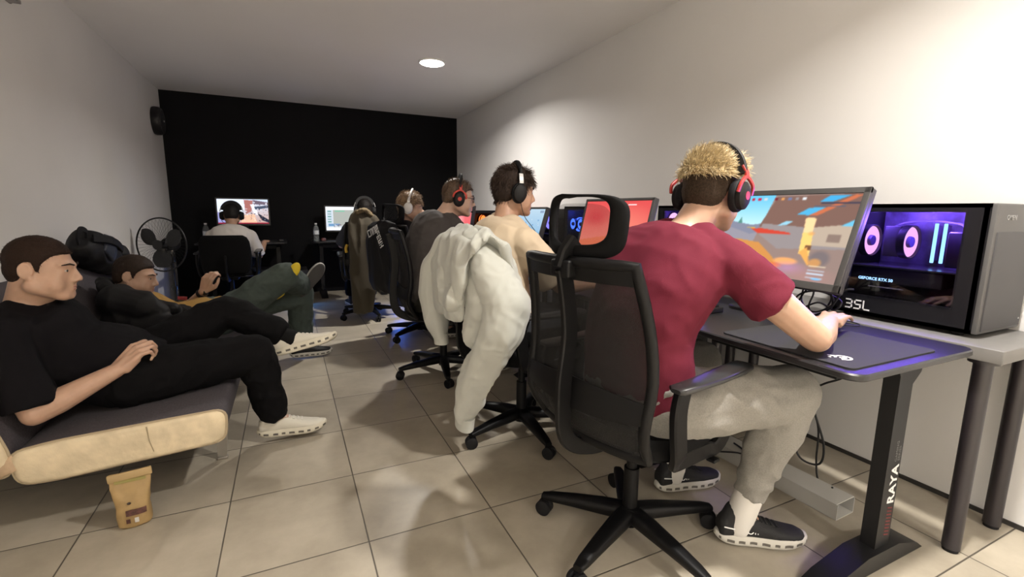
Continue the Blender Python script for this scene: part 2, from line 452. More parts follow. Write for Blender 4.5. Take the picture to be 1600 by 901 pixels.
# ------------------------------------------------------------------ desks
desk_top_m = mat('black_desk_laminate', (.016,.016,.018), .33, bump=.12, bscale=900)
steel_m = mat('black_powder_steel', (.009,.009,.010), .45, spec=.35, bump=.05, bscale=600)
white_print = mat('white_print', (.72,.72,.72), .5)
red_print = mat('dark_red_print', (.16,.012,.018), .5)
grey_print = mat('dim_grey_print', (.16,.16,.16), .5)
DZ = .74
def rrect(x0, y0, x1, y1, r, n=6):
    P = []
    for cx, cy, a0 in ((x1-r,y1-r,0),(x0+r,y1-r,90),(x0+r,y0+r,180),(x1-r,y0+r,270)):
        for k in range(n+1):
            a = math.radians(a0+90*k/n); P.append((cx+r*math.cos(a), cy+r*math.sin(a)))
    return P
def make_desk(label, loc, L, rotz=0.0, lettering=True, W=.62):
    """local: user side at x=0, back x=W, near end y=0 .. L"""
    t = thing('gaming_desk', label, 'desk', loc, rotz, 'black gaming desks')
    P = rrect(0, 0, W, L, .045)
    d = .012
    Pi = rrect(.004, .004, W-.004, L-.004, .042)
    mb = MB(); mb.rings([[(x,y,DZ-.020) for x,y in Pi], [(x,y,DZ-.016) for x,y in P], [(x,y,DZ-.004) for x,y in P], [(x,y,DZ) for x,y in Pi]])
    obj('tabletop', mb, desk_top_m, t, angle=30)
    for k, y in enumerate((.11, L-.11)):
        mb = MB(); mb.prism([(.392,.05),(.470,.05),(.470,.62),(.51,.655),(.53,.72),(.36,.72),(.36,.70),(.392,.655)], .045, (0,y+.0225,0), (1,0,0), (0,0,1))
        lg = obj('leg', mb, steel_m, t, angle=25)
        mb = MB(); mb.prism([(.10,0),(.17,.028),(.33,.062),(.50,.062),(.62,.028),(.66,0),(.66,-.0),(.60,.0)][:6], .08, (0,y+.04,.004), (1,0,0), (0,0,1))
        ft = obj('foot', mb, steel_m, t, angle=25)
        for px in (.14,.62): obj('foot_pad', MB().cyl((px,y,0), (px,y,.012), .022), bkm, ft)
        obj('bolt_cap', MB().cyl((.415,y-.026 if k == 0 else y+.026,.685), (.415,y,.685), .008), mat('grey_plastic', (.12,.12,.125), .5), lg)
        if lettering and k == 0:
            M = basis((.459, y-.0232, .215), (0,0,1), (-1,0,0), (0,-1,0))
            me = text_mesh('RAYA', .052, .0004, 1.05, .0012, .12); me.transform(M); obj('brand_lettering', me, white_print, lg, smooth=False)
            me = text_mesh('GAMING\nSERIES', .017, .0003, 1.1); me.transform(basis((.442, y-.0232, .365), (0,0,1), (-1,0,0), (0,-1,0))); obj('small_lettering', me, grey_print, lg, smooth=False)
            mb = MB()
            for q in range(9): mb.prism([(0,0),(.026,.006),(.026,.010),(0,.004)], .0006, (.459, y-.0231, .10+q*.012), (-1,0,0), (0,0,1))
            obj('stripe_print', mb, red_print, lg, smooth=False)
    mb = MB().box((.40,L/2,.66), (.03,L-.26,.05), bev=.004)
    obj('crossbar', mb, steel_m, t, angle=25)
    mb = MB(); mb.box((.44,L/2,.60), (.16,L-.5,.012), bev=.003); mb.box((.515,L/2,.63), (.01,L-.5,.07), bev=.002)
    obj('cable_tray', mb, steel_m, t, angle=25)
    return t
make_desk('black gaming desk with white lettering on its leg, nearest the viewer', (1.272,.64,0), 1.02)
make_desk('black gaming desk before the red screen, between the front and third desks', (1.272,1.68,0), 1.0)
make_desk('black gaming desk under the pale blue screen', (1.272,2.70,0), 1.02)
make_desk('black gaming desk nearest the black wall in the row along the right wall', (1.25,3.74,0), 1.3)
make_desk('black desk at the black wall where the white t-shirt person plays', (-.02,6.30,0), .95, PI/2, lettering=False, W=.6)
make_desk('black desk at the black wall under the pale grey screen', (1.24,6.30,0), .97, PI/2, lettering=False, W=.6)

ikea_top = mat('grey_tabletop', (.17,.165,.16), .5, nz=.06, nscale=14)
ikea_edge = mat('pale_grey_edging', (.30,.29,.28), .5)
ikea_leg = mat('black_round_leg', (.022,.018,.021), .38)
def make_side_table(label, y0, L=1.16):
    x0, x1 = 1.945, 2.368
    t = thing('computer_table', label, 'table', ((x0+x1)/2, y0+L/2, 0), 0, 'grey tables along the right wall')
    wx, wy = (x1-x0)/2, L/2
    obj('tabletop', MB().box((0,0,.713), (2*wx,2*wy,.044), bev=.003), [ikea_top], t, angle=30)
    for sx in (-1,1):
        for sy in (-1,1):
            px, py = sx*(wx-.062), sy*(wy-.062)
            lg = obj('leg', MB().cyl((px,py,.012), (px,py,.675), .0255, n=22), ikea_leg, t)
            obj('leg_plate', MB().cyl((px,py,.675), (px,py,.692), .04, n=22), ikea_leg, lg)
            obj('foot_pad', MB().cyl((px,py,0), (px,py,.014), .022, n=18), bkm, lg)
    return t
for lab, y0 in (('grey table on black round legs nearest the viewer, under the purple-lit computer', .60), ('grey table second from the viewer along the right wall, behind the red screen', 1.79),
                ('grey table third from the viewer along the right wall', 2.98), ('grey table along the right wall nearest the black wall', 4.17)):
    make_side_table(lab, y0)

# ------------------------------------------------------------------ monitors
bez_m = mat('dark_grey_bezel', (.05,.048,.047), .45)
def make_monitor(label, loc, rotz, W, Hh, zc, tilt, pic, strength, bez=.016, group='monitors on the desks', lean=0.0):
    """local: screen faces -x; width along y; the viewer's left is +y"""
    t = thing('monitor', label, 'monitor', loc, rotz, group)
    ct, st = math.cos(tilt), math.sin(tilt)
    U = V((st,0,ct)); Nn = V((-ct,0,st))       # up along the panel, outward normal
    c = V((0,0,zc))
    M = basis(c, (0,-1,0), U, Nn)              # local x = viewer's right
    mb = MB(M); mb.box((0,0,-.018), (W,Hh,.030), bev=.006); mb.box((0,0,-.040), (W*.6,Hh*.6,.03), bev=.012)
    obj('panel_housing', mb, bez_m, t, angle=30)
    mb = MB(M)
    for a, b, w_, h_ in ((0,Hh/2-bez/2,W,bez),(0,-Hh/2+bez*.65,W,bez*1.3),(-W/2+bez/2,0,bez,Hh),(W/2-bez/2,0,bez,Hh)): mb.box((a,b,-.002), (w_,h_,.012), bev=.002)
    obj('bezel', mb, bez_m, t, angle=30)
    sw, sh = W-2*bez, Hh-2.3*bez; yo = bez*.15
    me = pic.mesh(M@V((-sw/2, sh/2+yo, 0.0)), M.to_3x3()@V((sw,0,0)), M.to_3x3()@V((0,-sh,0)))
    obj('screen', me, screen_mat('screen_light_%d' % round(strength*100), strength), t, smooth=False)
    zt = zc-Hh*.2
    mb = MB(); mb.prism([(.03,.02),(.075,.02),(.095+lean,zc),(.055+lean,zc)], .075, (0,.0375,0), (1,0,0), (0,0,1))
    obj('stand_neck', mb, bk, t, angle=30)
    obj('stand_base', MB().rings([[(x,y,0) for x,y in rrect(-.10,-.13,.13,.13,.05)], [(x,y,.012) for x,y in rrect(-.10,-.13,.13,.13,.05)], [(x,y,.016) for x,y in rrect(-.094,-.124,.124,.124,.046)]]), bk, t, angle=30)
    return t

P = Pic(220, 124); P.fill((150,135,135))
P.vgrad((104,190,228), (196,232,236), 0, .42)
P.poly([(0,.40),(.1,.33),(.2,.36),(.3,.38),(.45,.34),(.6,.4),(.6,.7),(0,.7)], (132,134,152))
P.poly([(0,.46),(.12,.42),(.3,.5),(.44,.44),(.5,.5),(.5,.7),(0,.7)], (150,146,156))
P.poly([(.42,.0),(1,.0),(1,1),(.3,1),(.36,.5)], (150,128,120))
P.poly([(.435,.02),(1,0),(1,.45),(.62,.40),(.36,.40),(.38,.3)], (128,98,88))
P.poly([(.38,.36),(.62,.38),(1,.44),(1,.62),(.55,.66),(.38,.5)], (150,140,140))
P.poly([(.70,.40),(1,.34),(1,.60),(.74,.6)], (186,168,150)); P.rect(.87,.46,.95,.55,(140,120,110))
P.poly([(.745,.09),(.80,.02),(.93,.02),(.83,.09)], (74,170,222)); P.poly([(.62,.24),(.69,.16),(.80,.15),(.72,.25)], (84,176,222))
P.poly([(.70,.25),(.76,.25),(1,.02),(.96,.01)], (200,112,78)); P.poly([(.50,.38),(.56,.32),(.61,.32),(.57,.37)], (150,204,226)); P.poly([(.93,.36),(1,.29),(1,.36)], (110,190,224))
P.rect(.76,.10,1,.115,(60,60,80)); P.rect(.72,.135,.92,.145,(70,90,120))
P.poly([(.30,.43),(.38,.42),(.6,.46),(.62,.48),(.36,.48)], (206,72,56)); P.poly([(.24,.41),(.33,.41),(.33,.43)], (214,170,80))
P.poly([(0,.66),(.08,.60),(.22,.57),(.40,.60),(.52,.74),(.60,.86),(.55,1),(0,1)], (206,142,78))
P.poly([(0,.80),(.2,.74),(.4,.8),(.52,.9),(.5,1),(0,1)], (178,112,58)); P.ell(.19,.68,.11,.035,(240,196,116),1,.3); P.poly([(.09,.69),(.29,.69),(.27,.79),(.11,.79)], (150,118,92))
P.poly([(.69,.28),(.74,.27),(.765,.29),(.765,.48),(.705,.48)], (246,210,156)); P.poly([(.70,.45),(.77,.46),(.79,.72),(.715,.70)], (244,204,120))
P.ell(.76,.46,.03,.03,(232,160,92),.7,.6); P.rect(.745,.60,.785,.65,(120,84,60)); P.poly([(.715,.68),(.76,.62),(.81,.80),(.8,.83)], (236,170,92))
P.ell(.64,.80,.10,.05,(246,170,104),.95,.35); P.ell(.57,.86,.07,.04,(226,112,66),.9,.5); P.ell(.86,.74,.08,.11,(120,110,112),.9,.4); P.ell(.84,.79,.05,.06,(208,150,92),.9,.4)
P.ell(.68,.88,.15,.10,(196,140,196),.65,.9); P.ell(.8,.95,.25,.14,(176,132,128),.7,.9)
P.poly([(.21,.845),(.46,.875),(.46,.90),(.21,.875)], (250,248,240)); P.speck(.22,.88,.55,.96,[(230,176,84),(206,134,62),(240,200,130),(150,90,50)],130,.008)
P.ell(.32,.955,.022,.028,(150,170,236),1,.4); P.rect(.53,.955,.57,.975,(190,230,250)); P.rect(.58,.958,.62,.972,(230,240,250))
for y in (.82,.87,.905,.95): P.rect(.81,y,.92,y+.012,(200,220,240) if y != .82 else (250,235,200))
P.ell(.88,.965,.04,.012,(120,190,240),1,.4)
for k, c in enumerate(((190,30,50),(200,30,60),(206,206,210),(120,40,50),(216,150,90),(110,120,160),(150,140,140),(220,226,230))): P.rect(.23+k*.052+(k>2)*.03,.03,.255+k*.052+(k>2)*.03,.065,c)
P.poly([(.17,.36),(.19,.28),(.21,.36)], (90,140,130))
P.blur(2)
make_monitor('wide grey-bezelled monitor showing an orange desert game, on the front desk', (1.79,1.282,DZ), 0, .618, .392, .313, math.radians(19), P, 1.25, bez=.022)

P = Pic(90, 51); P.fill((226,92,84)); P.vgrad((226,84,84),(246,150,128))
P.ell(.7,.5,.4,.5,(244,140,120),.7,.9); P.poly([(.0,.75),(.5,.62),(1,.8),(1,1),(0,1)], (232,120,88)); P.ell(.2,.3,.25,.2,(216,64,70),.7,.9)
P.rect(.68,.05,.80,.075,(250,220,220)); P.rect(.84,.09,.99,.105,(250,200,190)); P.poly([(.0,.9),(.4,.8),(.8,.93),(.8,1),(0,1)], (180,60,70))
make_monitor('monitor with a glowing red screen, second from the viewer', (1.70,2.24,DZ), math.radians(2), .60, .36, .305, math.radians(13), P, 1.1)
P = Pic(90, 51); P.vgrad((196,222,240),(132,182,224)); P.ell(.5,.6,.5,.25,(170,210,236),.8,.9); P.poly([(.0,.5),(.6,.42),(1,.6),(1,1),(0,1)], (142,188,222))
P.rect(.86,.04,.97,.10,(150,170,200)); P.rect(.06,.05,.3,.12,(230,240,246)); P.speck(.1,.2,.9,.9,[(220,236,246),(110,160,210)],40,.02)
make_monitor('monitor with a pale blue screen, third from the viewer', (1.70,3.35,DZ), math.radians(-2), .58, .34, .27, math.radians(16), P, 1.0)
P = Pic(80, 45); P.vgrad((240,120,130),(236,90,90)); P.ell(.4,.5,.3,.4,(250,190,190),.8,.9); P.rect(0,.7,1,1,(210,70,80))
make_monitor('dark-bezelled monitor with a pink screen edge, farthest along the right wall', (1.64,4.70,DZ), 0, .58, .35, .28, math.radians(8), P, 1.1)
P = Pic(120, 68); P.fill((150,150,170)); P.vgrad((206,222,246),(196,160,150)); P.poly([(.0,.0),(.55,.0),(.5,.6),(.2,.7),(0,.5)], (226,236,252)); P.ell(.35,.35,.2,.25,(250,250,255),.9,.8)
P.poly([(.52,.02),(.7,.05),(.66,.5),(.55,.6)], (170,110,104)); P.poly([(.70,.02),(1,.12),(1,.22),(.72,.2)], (110,96,110)); P.poly([(.64,.2),(.72,.2),(.80,.62),(.72,.64)], (240,240,250))
P.poly([(.72,.3),(1,.24),(1,.34),(.74,.42)], (70,80,100)); P.poly([(.78,.56),(1,.84),(1,.96),(.85,.85)], (40,44,60)); P.poly([(.45,.66),(.72,.6),(.76,.96),(.45,.98)], (236,190,160)); P.poly([(0,.55),(.2,.5),(.2,.95),(0,.95)], (150,150,200)); P.rect(0,.96,1,1,(150,40,60)); P.blur(1); P.speck(.5,.1,1,.9,[(240,240,250),(90,80,90),(200,150,140)],60,.015)
make_monitor('bright monitor showing a game in front of the white t-shirt person', (-.488,6.72,DZ), PI/2, .58, .335, .357, math.radians(3), P, 1.2)
P = Pic(120, 68); P.fill((176,180,176)); P.vgrad((240,244,250),(214,222,234)); P.rect(.16,.13,1,.87,(168,172,166)); P.rect(.02,.13,.15,.87,(196,208,220)); P.rect(0,0,1,.12,(246,248,252)); P.rect(0,.88,1,1,(240,244,252))
for k in range(5): P.rect(.04,.18+k*.11,.12,.22+k*.11,(90,150,140))
P.rect(.2,.16,.42,.20,(120,190,160)); P.rect(.05,.72,.30,.82,(110,150,190)); P.speck(.16,.75,.35,.85,[(120,90,90),(210,220,230)],20,.02); P.ell(.62,.5,.06,.18,(90,110,190),.9,.6)
make_monitor('monitor with a pale grey window on screen beyond the olive jacket', (.742,6.70,DZ), PI/2, .60, .345, .275, math.radians(2), P, 1.2)
# ------------------------------------------------------------------ computers
case_m = mat('black_case_steel', (.008,.008,.010), .45, spec=.3, bump=.06, bscale=700)
grille_m = mat('dark_grey_grille', (.055,.054,.058), .55, bump=.35, bscale=900)
frontcap_m = mat('grey_front_plastic', (.085,.083,.083), .5)
inside_m = mat('black_board', (.06,.055,.075), .4, nz=.4, nscale=40)
def glass_mat():
    if 'smoked_glass' in _M: return _M['smoked_glass']
    m = mat('smoked_glass_base', (.01,.01,.012), .05); m2 = bpy.data.materials.new('smoked_glass'); m2.use_nodes = True; nt = m2.node_tree
    nt.nodes.remove(nt.nodes['Principled BSDF'])
    tr = nt.nodes.new('ShaderNodeBsdfTransparent'); tr.inputs[0].default_value = (.80,.80,.84,1)
    g = nt.nodes.new('ShaderNodeBsdfGlossy'); g.inputs['Roughness'].default_value = .03; g.inputs[0].default_value = (.9,.9,.9,1)
    lw = nt.nodes.new('ShaderNodeLayerWeight'); lw.inputs[0].default_value = .5; pw = nt.nodes.new('ShaderNodeMath'); pw.operation = 'POWER'; pw.inputs[1].default_value = 4.5; nt.links.new(lw.outputs['Facing'], pw.inputs[0])
    fr = nt.nodes.new('ShaderNodeMapRange'); fr.inputs[3].default_value = .035; fr.inputs[4].default_value = .55; nt.links.new(pw.outputs[0], fr.inputs[0]); ms = nt.nodes.new('ShaderNodeMixShader')
    L = nt.links.new; L(fr.outputs[0], ms.inputs[0]); L(tr.outputs[0], ms.inputs[1]); L(g.outputs[0], ms.inputs[2]); L(ms.outputs[0], nt.nodes['Material Output'].inputs['Surface'])
    _M['smoked_glass'] = m2; return m2
CD, CW, CH = .455, .312, .448
def make_case(label, loc, rotz, name, ring_col, ram_col, glow_col, glow_w, lettered=False, ring_s=2.2, CD=CD, CH=CH, toplogo=False, near=()):
    t = thing('desktop_computer', label, 'computer', loc, rotz, 'computers along the right wall')
    y0, y1, z0, z1 = .065, CD-.055, .092, CH-.030
    mb = MB()   # side frame round the glass, roof, floor, back, far side
    th = .012; zb = .014
    for a in ((th/2,(y0)/2,(CH+zb)/2, th,y0,CH-zb),(th/2,(y1+CD)/2,(CH+zb)/2, th,CD-y1,CH-zb),(th/2,(y0+y1)/2,(z1+CH)/2, th,y1-y0,CH-z1),(th/2,(y0+y1)/2,(zb+z0)/2, th,y1-y0,z0-zb)):
        mb.box(a[:3], a[3:])
    mb.box((CW/2,CD/2,CH-.007), (CW,CD,.014)); mb.box((CW/2,CD/2,zb+.007), (CW,CD,.014))
    mb.box((CW/2,CD-.005,(CH+zb)/2), (CW,.010,CH-zb)); mb.box((CW-.006,CD/2,(CH+zb)/2), (.012,CD,CH-zb)); mb.box((CW/2,.012,(CH+zb)/2), (CW,.014,CH-zb))
    body = obj('case_body', mb, case_m, t, smooth=False)
    mb = MB(); mb.box((CW/2,-.004,(CH+zb)/2), (CW,.022,CH-zb), bev=.006)
    fp = obj('front_panel', mb, frontcap_m, t, angle=25)
    mb = MB(); mb.box((CW/2,-.0165,.19), (CW-.03,.006,.33), bev=.002)
    obj('front_grille', mb, grille_m, fp, angle=25)
    obj('power_light', MB().ell((CW-.03,-.018,.05), (.004,.003,.004)), mat('silver_metal', (.6,.6,.6), .3, metal=1), fp)
    for px in (.04,CW-.04):
        for py in (.05,CD-.05): obj('foot', MB().cyl((px,py,0), (px,py,.016), .018), bkm, t)
    # interior
    mb = MB(); mb.box((CW-.035,CD/2,CH/2+.02), (.006,CD-.04,CH-.08))
    obj('mainboard', mb, inside_m, t, smooth=False)
    shelf_z = .208
    gp = obj('graphics_card', MB().box((.105,(y0+y1)/2+.03,shelf_z-.036), (.14,.30,.058), bev=.006), mat('black_plastic', (.013,.013,.014), .45), t, angle=25)
    obj('shroud', MB().box((.15,CD/2,shelf_z), (.26,CD-.04,.005)), mat('gloss_black', (.02,.02,.024), .2), t, smooth=False)
    me = text_mesh('GEFORCE RTX 50', .0155, .0003, 1.0, .0003); me.transform(basis((.0338, CD-.072, .152), (0,-1,0), (0,0,1), (-1,0,0)))
    obj('lit_lettering', me, emis(name+'_letter_light', (.35,.62,1.0), 3.0), gp, smooth=False)
    me = MB().box((.0345,CD-.17,.128), (.001,.12,.004)); obj('edge_line', me, mat('dim_grey_print', (.16,.16,.16), .5), gp, smooth=False)
    rm = emis(name+'_ring_light', ring_col, ring_s); rm2 = emis(name+'_hub_glow', tuple(c*.35 for c in ring_col), .35)
    def fan(x, y, z, R, nm='cooling_fan'):
        f = obj(nm, MB().lathe([(R*1.06,-.013),(R*1.12,-.013),(R*1.12,.013),(R*1.06,.013)], (x,y,z), (0,-1,0), 32, closed=True), bk, t)
        mb = MB(); mb.lathe([(R*.37,.000),(R*1.0,.004),(R*1.0,-.004),(R*.37,-.006)], (x,y,z), (0,-1,0), 36, closed=True)
        obj('lit_blades', mb, rm, f)
        obj('hub', MB().lathe([(0,.012),(R*.34,.012),(R*.38,.006),(R*.38,-.012),(0,-.012)], (x,y,z), (0,-1,0), 24), mat('dark_violet_hub', (.05,.04,.10), .5), f)
        return f
    fan(.135, .275, .304, .058); fan(.12, CD-.052, .304, .058)
    for (ny, nz_, nR) in near:
        f = obj('side_fan', MB().lathe([(nR*1.04,-.012),(nR*1.12,-.012),(nR*1.12,.012),(nR*1.04,.012)], (.05,ny,nz_), (-1,0,0), 32, closed=True), bk, t)
        obj('lit_blades', MB().lathe([(nR*.36,.0),(nR*1.02,.004),(nR*1.02,-.004),(nR*.36,-.006)], (.05,ny,nz_), (-1,0,0), 36, closed=True), rm, f)
        obj('hub', MB().lathe([(0,.012),(nR*.34,.012),(nR*.38,.006),(nR*.38,-.012),(0,-.012)], (.05,ny,nz_), (-1,0,0), 24), mat('dark_violet_hub', (.05,.04,.10), .5), f)
    obj('cooler_tower', MB().box((.165,.325,.304), (.095,.055,.12), bev=.004), mat('dark_nickel', (.03,.03,.035), .6, spec=.2), t, angle=25)
    obj('lit_back_edge', MB().box((.14,.293,.304), (.08,.006,.085), bev=.002), rm, t)
    for k, y in enumerate((.213,.185)):
        r_ = obj('memory_stick', MB().box((.20,y,.302), (.03,.008,.135), bev=.002), inside_m, t)
        obj('light_bar', MB().box((.181,y,.302), (.006,.011,.150), bev=.002), emis(name+'_ram_light', ram_col, 3.2), r_)
    obj('front_bay', MB().box((.17,.095,.285), (.16,.09,.13), bev=.008), mat('black_plastic', (.013,.013,.014), .45), t, angle=25)
    mb = MB()
    mb.tube(spline([(.19,.12,.37),(.17,.2,.385),(.18,.3,.38),(.2,.36,.36)]), .004); mb.tube(spline([(.2,.13,.25),(.16,.12,.36),(.19,.16,.38)]), .004)
    obj('inner_cable', mb, mat('grey_cable', (.10,.10,.11), .5), t)
    obj('glass_panel', MB().box((-.001,(y0+y1)/2,(z0+z1)/2), (.004,y1-y0+.012,z1-z0+.012)), glass_mat(), t, smooth=False)
    for (px, py, pz, e) in ((.085,.16,.395,glow_w*.75),(.10,.36,.400,glow_w*.4)):
        l = bpy.data.lights.new('case_glow_lamp', 'POINT'); l.energy = e; l.color = glow_col; l.shadow_soft_size = .03
        lo = bpy.data.objects.new('case_glow_lamp', l); COL.objects.link(lo); lo.parent = t; lo.location = (px,py,pz)
    if lettered:
        s = .0042; mb = MB(basis((-.0012, CD-.055, .032), (0,-1,0), (0,0,1), (-1,0,0)))
        def bar(x0, y0_, x1, y1_): mb.box(((x0+x1)/2,(y0_+y1_)/2,0), (abs(x1-x0),abs(y1_-y0_),.0012))
        h = .038; b = .0052
        bar(0,h-b,.026,h); bar(.003,h/2-b/2,.026,h/2+b/2); bar(.021,0,.026,h); bar(0,0,.026,b)
        o = .032; bar(o,h-b,o+.026,h); bar(o,h/2-b/2,o+.005,h); bar(o,h/2-b/2,o+.026,h/2+b/2); bar(o+.021,0,o+.026,h/2); bar(o,0,o+.026,b)
        o = .064; bar(o,0,o+.005,h); bar(o,0,o+.026,b)
        obj('model_lettering', mb, white_print, body, smooth=False)
        me = text_mesh('OMEN', .023, .0004, 1.15, .0006); me.transform(basis((.068, -.0156, .395), (1,0,0), (0,0,1), (0,-1,0)))
        obj('front_lettering', me, mat('pale_grey_print', (.24,.24,.24), .4), fp, smooth=False)
    if toplogo:
        me = text_mesh('OMEN', .024, .0004, 1.15, .0006); me.transform(basis((-.0012, .175, CH-.037-.024+.028), (0,-1,0), (0,0,1), (-1,0,0)))
        obj('side_lettering', me, white_print, body, smooth=False)
    return t
TZ = .735
make_case('black computer case with purple fans behind glass, on the grey table nearest the viewer', (2.052,.722,TZ), 0, 'purple', (1.0,.48,1.0), (.25,.55,1.0), (.22,.10,1.0), 17, lettered=True, ring_s=1.7)
make_case('black computer case with a round violet fan, behind the head of the maroon shirt person', (2.052,1.79,TZ), 0, 'violet', (.85,.45,1.0), (.25,.45,1.0), (.22,.10,1.0), 4, near=((.365,.36,.046),))
make_case('black computer case with blue fans, seen through the chair headrest', (2.052,2.88,TZ), 0, 'blue', (.06,.16,1.0), (.05,.25,1.0), (.05,.10,1.0), 3.0, ring_s=4, near=((.385,.31,.042),(.275,.31,.042)))
make_case('black computer case with a violet glow behind the pale blue monitor', (2.052,3.515,TZ), 0, 'indigo', (.25,.22,1.0), (.2,.3,1.0), (.1,.1,1.0), 3, CH=.43)
make_case('black computer case with glowing orange fans near the black wall', (1.985,4.335,TZ), math.radians(17), 'orange', (1.0,.20,.035), (1.0,.1,.2), (1.0,.06,.02), 3.0, ring_s=3.2, CD=.58, CH=.41, toplogo=True, near=((.415,.305,.052),(.30,.305,.045),(.17,.275,.050)))

def make_tower(label, loc, rotz, name, col, vee=False, glow=2.2):
    t = thing('desktop_computer', label, 'computer', loc, rotz, 'computers on the floor at the black wall')
    body = obj('case_body', MB().box((0,0,.215), (.20,.42,.40), bev=.008), case_m, t, angle=25)
    if vee: obj('lit_vee', MB().tube([(-.055,-.214,.40),(0,-.214,.28),(.055,-.214,.40)], .006, 8), emis(name, col, 1.6), t)
    else: obj('lit_front', MB().box((0,-.212,.30), (.12,.008,.13), bev=.003), emis(name, col, 2.4), t)
    obj('foot', MB().box((0,0,.008), (.18,.36,.016)), bkm, t, smooth=False)
    l = bpy.data.lights.new('case_glow_lamp', 'POINT'); l.energy = glow; l.color = col; l.shadow_soft_size = .05
    lo = bpy.data.objects.new('case_glow_lamp', l); COL.objects.link(lo); lo.parent = t; lo.location = (0,-.26,.22)
    return t
make_tower('black computer tower with bright blue lit front, beside the white t-shirt person', (.085,6.32,0), 0, 'ice_blue_light', (.10,.34,1.0))
make_tower('black computer tower with deep blue lit front, on the floor beyond the row of desks', (1.35,5.62,0), math.radians(-60), 'deep_blue_light', (.06,.2,1.0))

make_tower('black computer tower with a blue lit vee, under the desk of the white t-shirt person', (-.305,6.50,0), 0, 'royal_blue_light', (.07,.14,1.0), True, .5)
# ------------------------------------------------------------------ things on the desks
t = thing('mouse_pad', 'black mouse pad with a white round logo, on the front desk', 'mouse pad', (1.52,.885,DZ), 0)
pad_m = mat('black_pad_cloth', (.017,.017,.02), .8, bump=.15, bscale=1200)
Pq = rrect(-.213,-.208,.213,.208,.02)
obj('pad', MB().rings([[(x,y,0) for x,y in Pq],[(x,y,.004) for x,y in Pq],[(x*.994,y*.994,.005) for x,y in Pq]]), pad_m, t, angle=30)
mb = MB(); zz = .0053
def ring2(cx, cy, r0, r1, a0, a1, sq=1.0, n=26):
    A = [(cx+r1*math.cos(a)*1.0, cy+r1*sq*math.sin(a)) for a in [a0+(a1-a0)*i/n for i in range(n+1)]]
    B = [(cx+r0*math.cos(a)*1.0, cy+r0*sq*math.sin(a)) for a in [a0+(a1-a0)*i/n for i in range(n+1)]]
    for i in range(n): mb.prism([B[i],A[i],A[i+1],B[i+1]], .0004, (0,0,zz), (1,0,0), (0,1,0))
ring2(-.135,-.140,.016,.0225,-2.4,2.5); ring2(-.135,-.140,.004,.0095,0,2*PI)
mb.prism([(-.158,-.150),(-.150,-.156),(-.128,-.136),(-.133,-.130)], .0004, (0,0,zz), (1,0,0), (0,1,0))
ring2(-.145,-.108,.0,.0055,0,2*PI); ring2(-.160,-.117,.0,.0045,0,2*PI); mb.tube([(-.146,-.110,zz),(-.138,-.124,zz)], .002)
obj('logo_print', mb, mat('white_logo_print', (.8,.8,.8), .6), t, smooth=False)

def make_mouse(label, loc, rotz, col=None):
    t = thing('computer_mouse', label, 'mouse', loc, rotz, 'computer mice on the desks')
    mb = MB(); mb.loft([((-.055,0,.006),(0,.016,0),(0,0,.004)),((-.05,0,.014),(0,.027,0),(0,0,.013)),((-.02,0,.019),(0,.031,0),(0,0,.019)),((.02,0,.016),(0,.029,0),(0,0,.015)),((.05,0,.011),(0,.027,0),(0,0,.010)),((.058,0,.008),(0,.02,0),(0,0,.006))], e=2.6)
    obj('shell', mb, col or bk, t)
    obj('wheel', MB().cyl((.032,-.004,.026), (.032,.004,.026), .009), bkm, t)
    return t
def make_keyboard(label, loc, rotz, lit=None):
    t = thing('keyboard', label, 'keyboard', loc, rotz, 'keyboards on the desks')
    obj('case', MB().box((0,0,.012), (.14,.44,.022), bev=.004), bk, t, angle=30)
    mb = MB()
    for i in range(6):
        for j in range(19): mb.box((-.053+i*.0205, -.198+j*.022, .027), (.0165,.018,.010), bev=.002)
    k = obj('keycaps', mb, bkm, t, smooth=False); k['kind'] = 'stuff'
    if lit: obj('light_strip', MB().box((-.071,0,.012), (.003,.42,.006)), lit, t, smooth=False)
    return t
make_mouse('black computer mouse under the hand of the maroon shirt person', (1.685,.965,DZ+.005), .3)
make_keyboard('black keyboard left of the mouse pad on the front desk', (1.52,1.545,DZ), 0)
blue_key = emis('blue_key_light', (.1,.2,1.0), 1.5)
make_keyboard('black keyboard with blue light before the red screen, by the beige t-shirt person', (1.46,2.32,DZ), 0, blue_key)
make_keyboard('black keyboard before the pale blue screen', (1.46,3.25,DZ), 0)
make_mouse('black computer mouse under the hand of the beige t-shirt person', (1.455,1.955,DZ), .2)
make_mouse('dark computer mouse on the far desk right of the white t-shirt person', (-.085,6.50,DZ), PI/2)
make_mouse('dull red computer mouse on the desk corner under the pale grey screen', (.40,6.50,DZ), PI/2, mat('dull_red_plastic', (.10,.02,.02), .45))
cable_m = mat('black_cable', (.011,.011,.012), .5)
def cable(label, pts, r=.0035, n=8, m=None):
    o = obj('cable', MB().tube(spline(pts, n), r), m or cable_m); tag(o, label, 'cable', 'black cables'); return o
cable('mouse cable curving over the far edge of the mouse pad', [(1.74,.985,DZ+.008),(1.80,.99,DZ+.006),(1.85,.96,DZ+.004),(1.885,.99,DZ+.005),(1.88,1.10,DZ+.006),(1.84,1.2,DZ+.007)], .0022)
tp = [(1.83,1.10),(1.87,1.16),(1.85,1.24),(1.86,1.12),(1.84,1.19)]
cable('tangled black cable loop rising behind the front monitor, nearest the purple-lit computer', [(1.86,1.13,DZ+.004),(1.86,1.06,.80),(1.85,1.09,.875),(1.86,1.16,.89),(1.87,1.19,.80),(1.84,1.12,.765),(1.85,1.06,.80),(1.86,1.03,.86),(1.87,1.0,.87)])
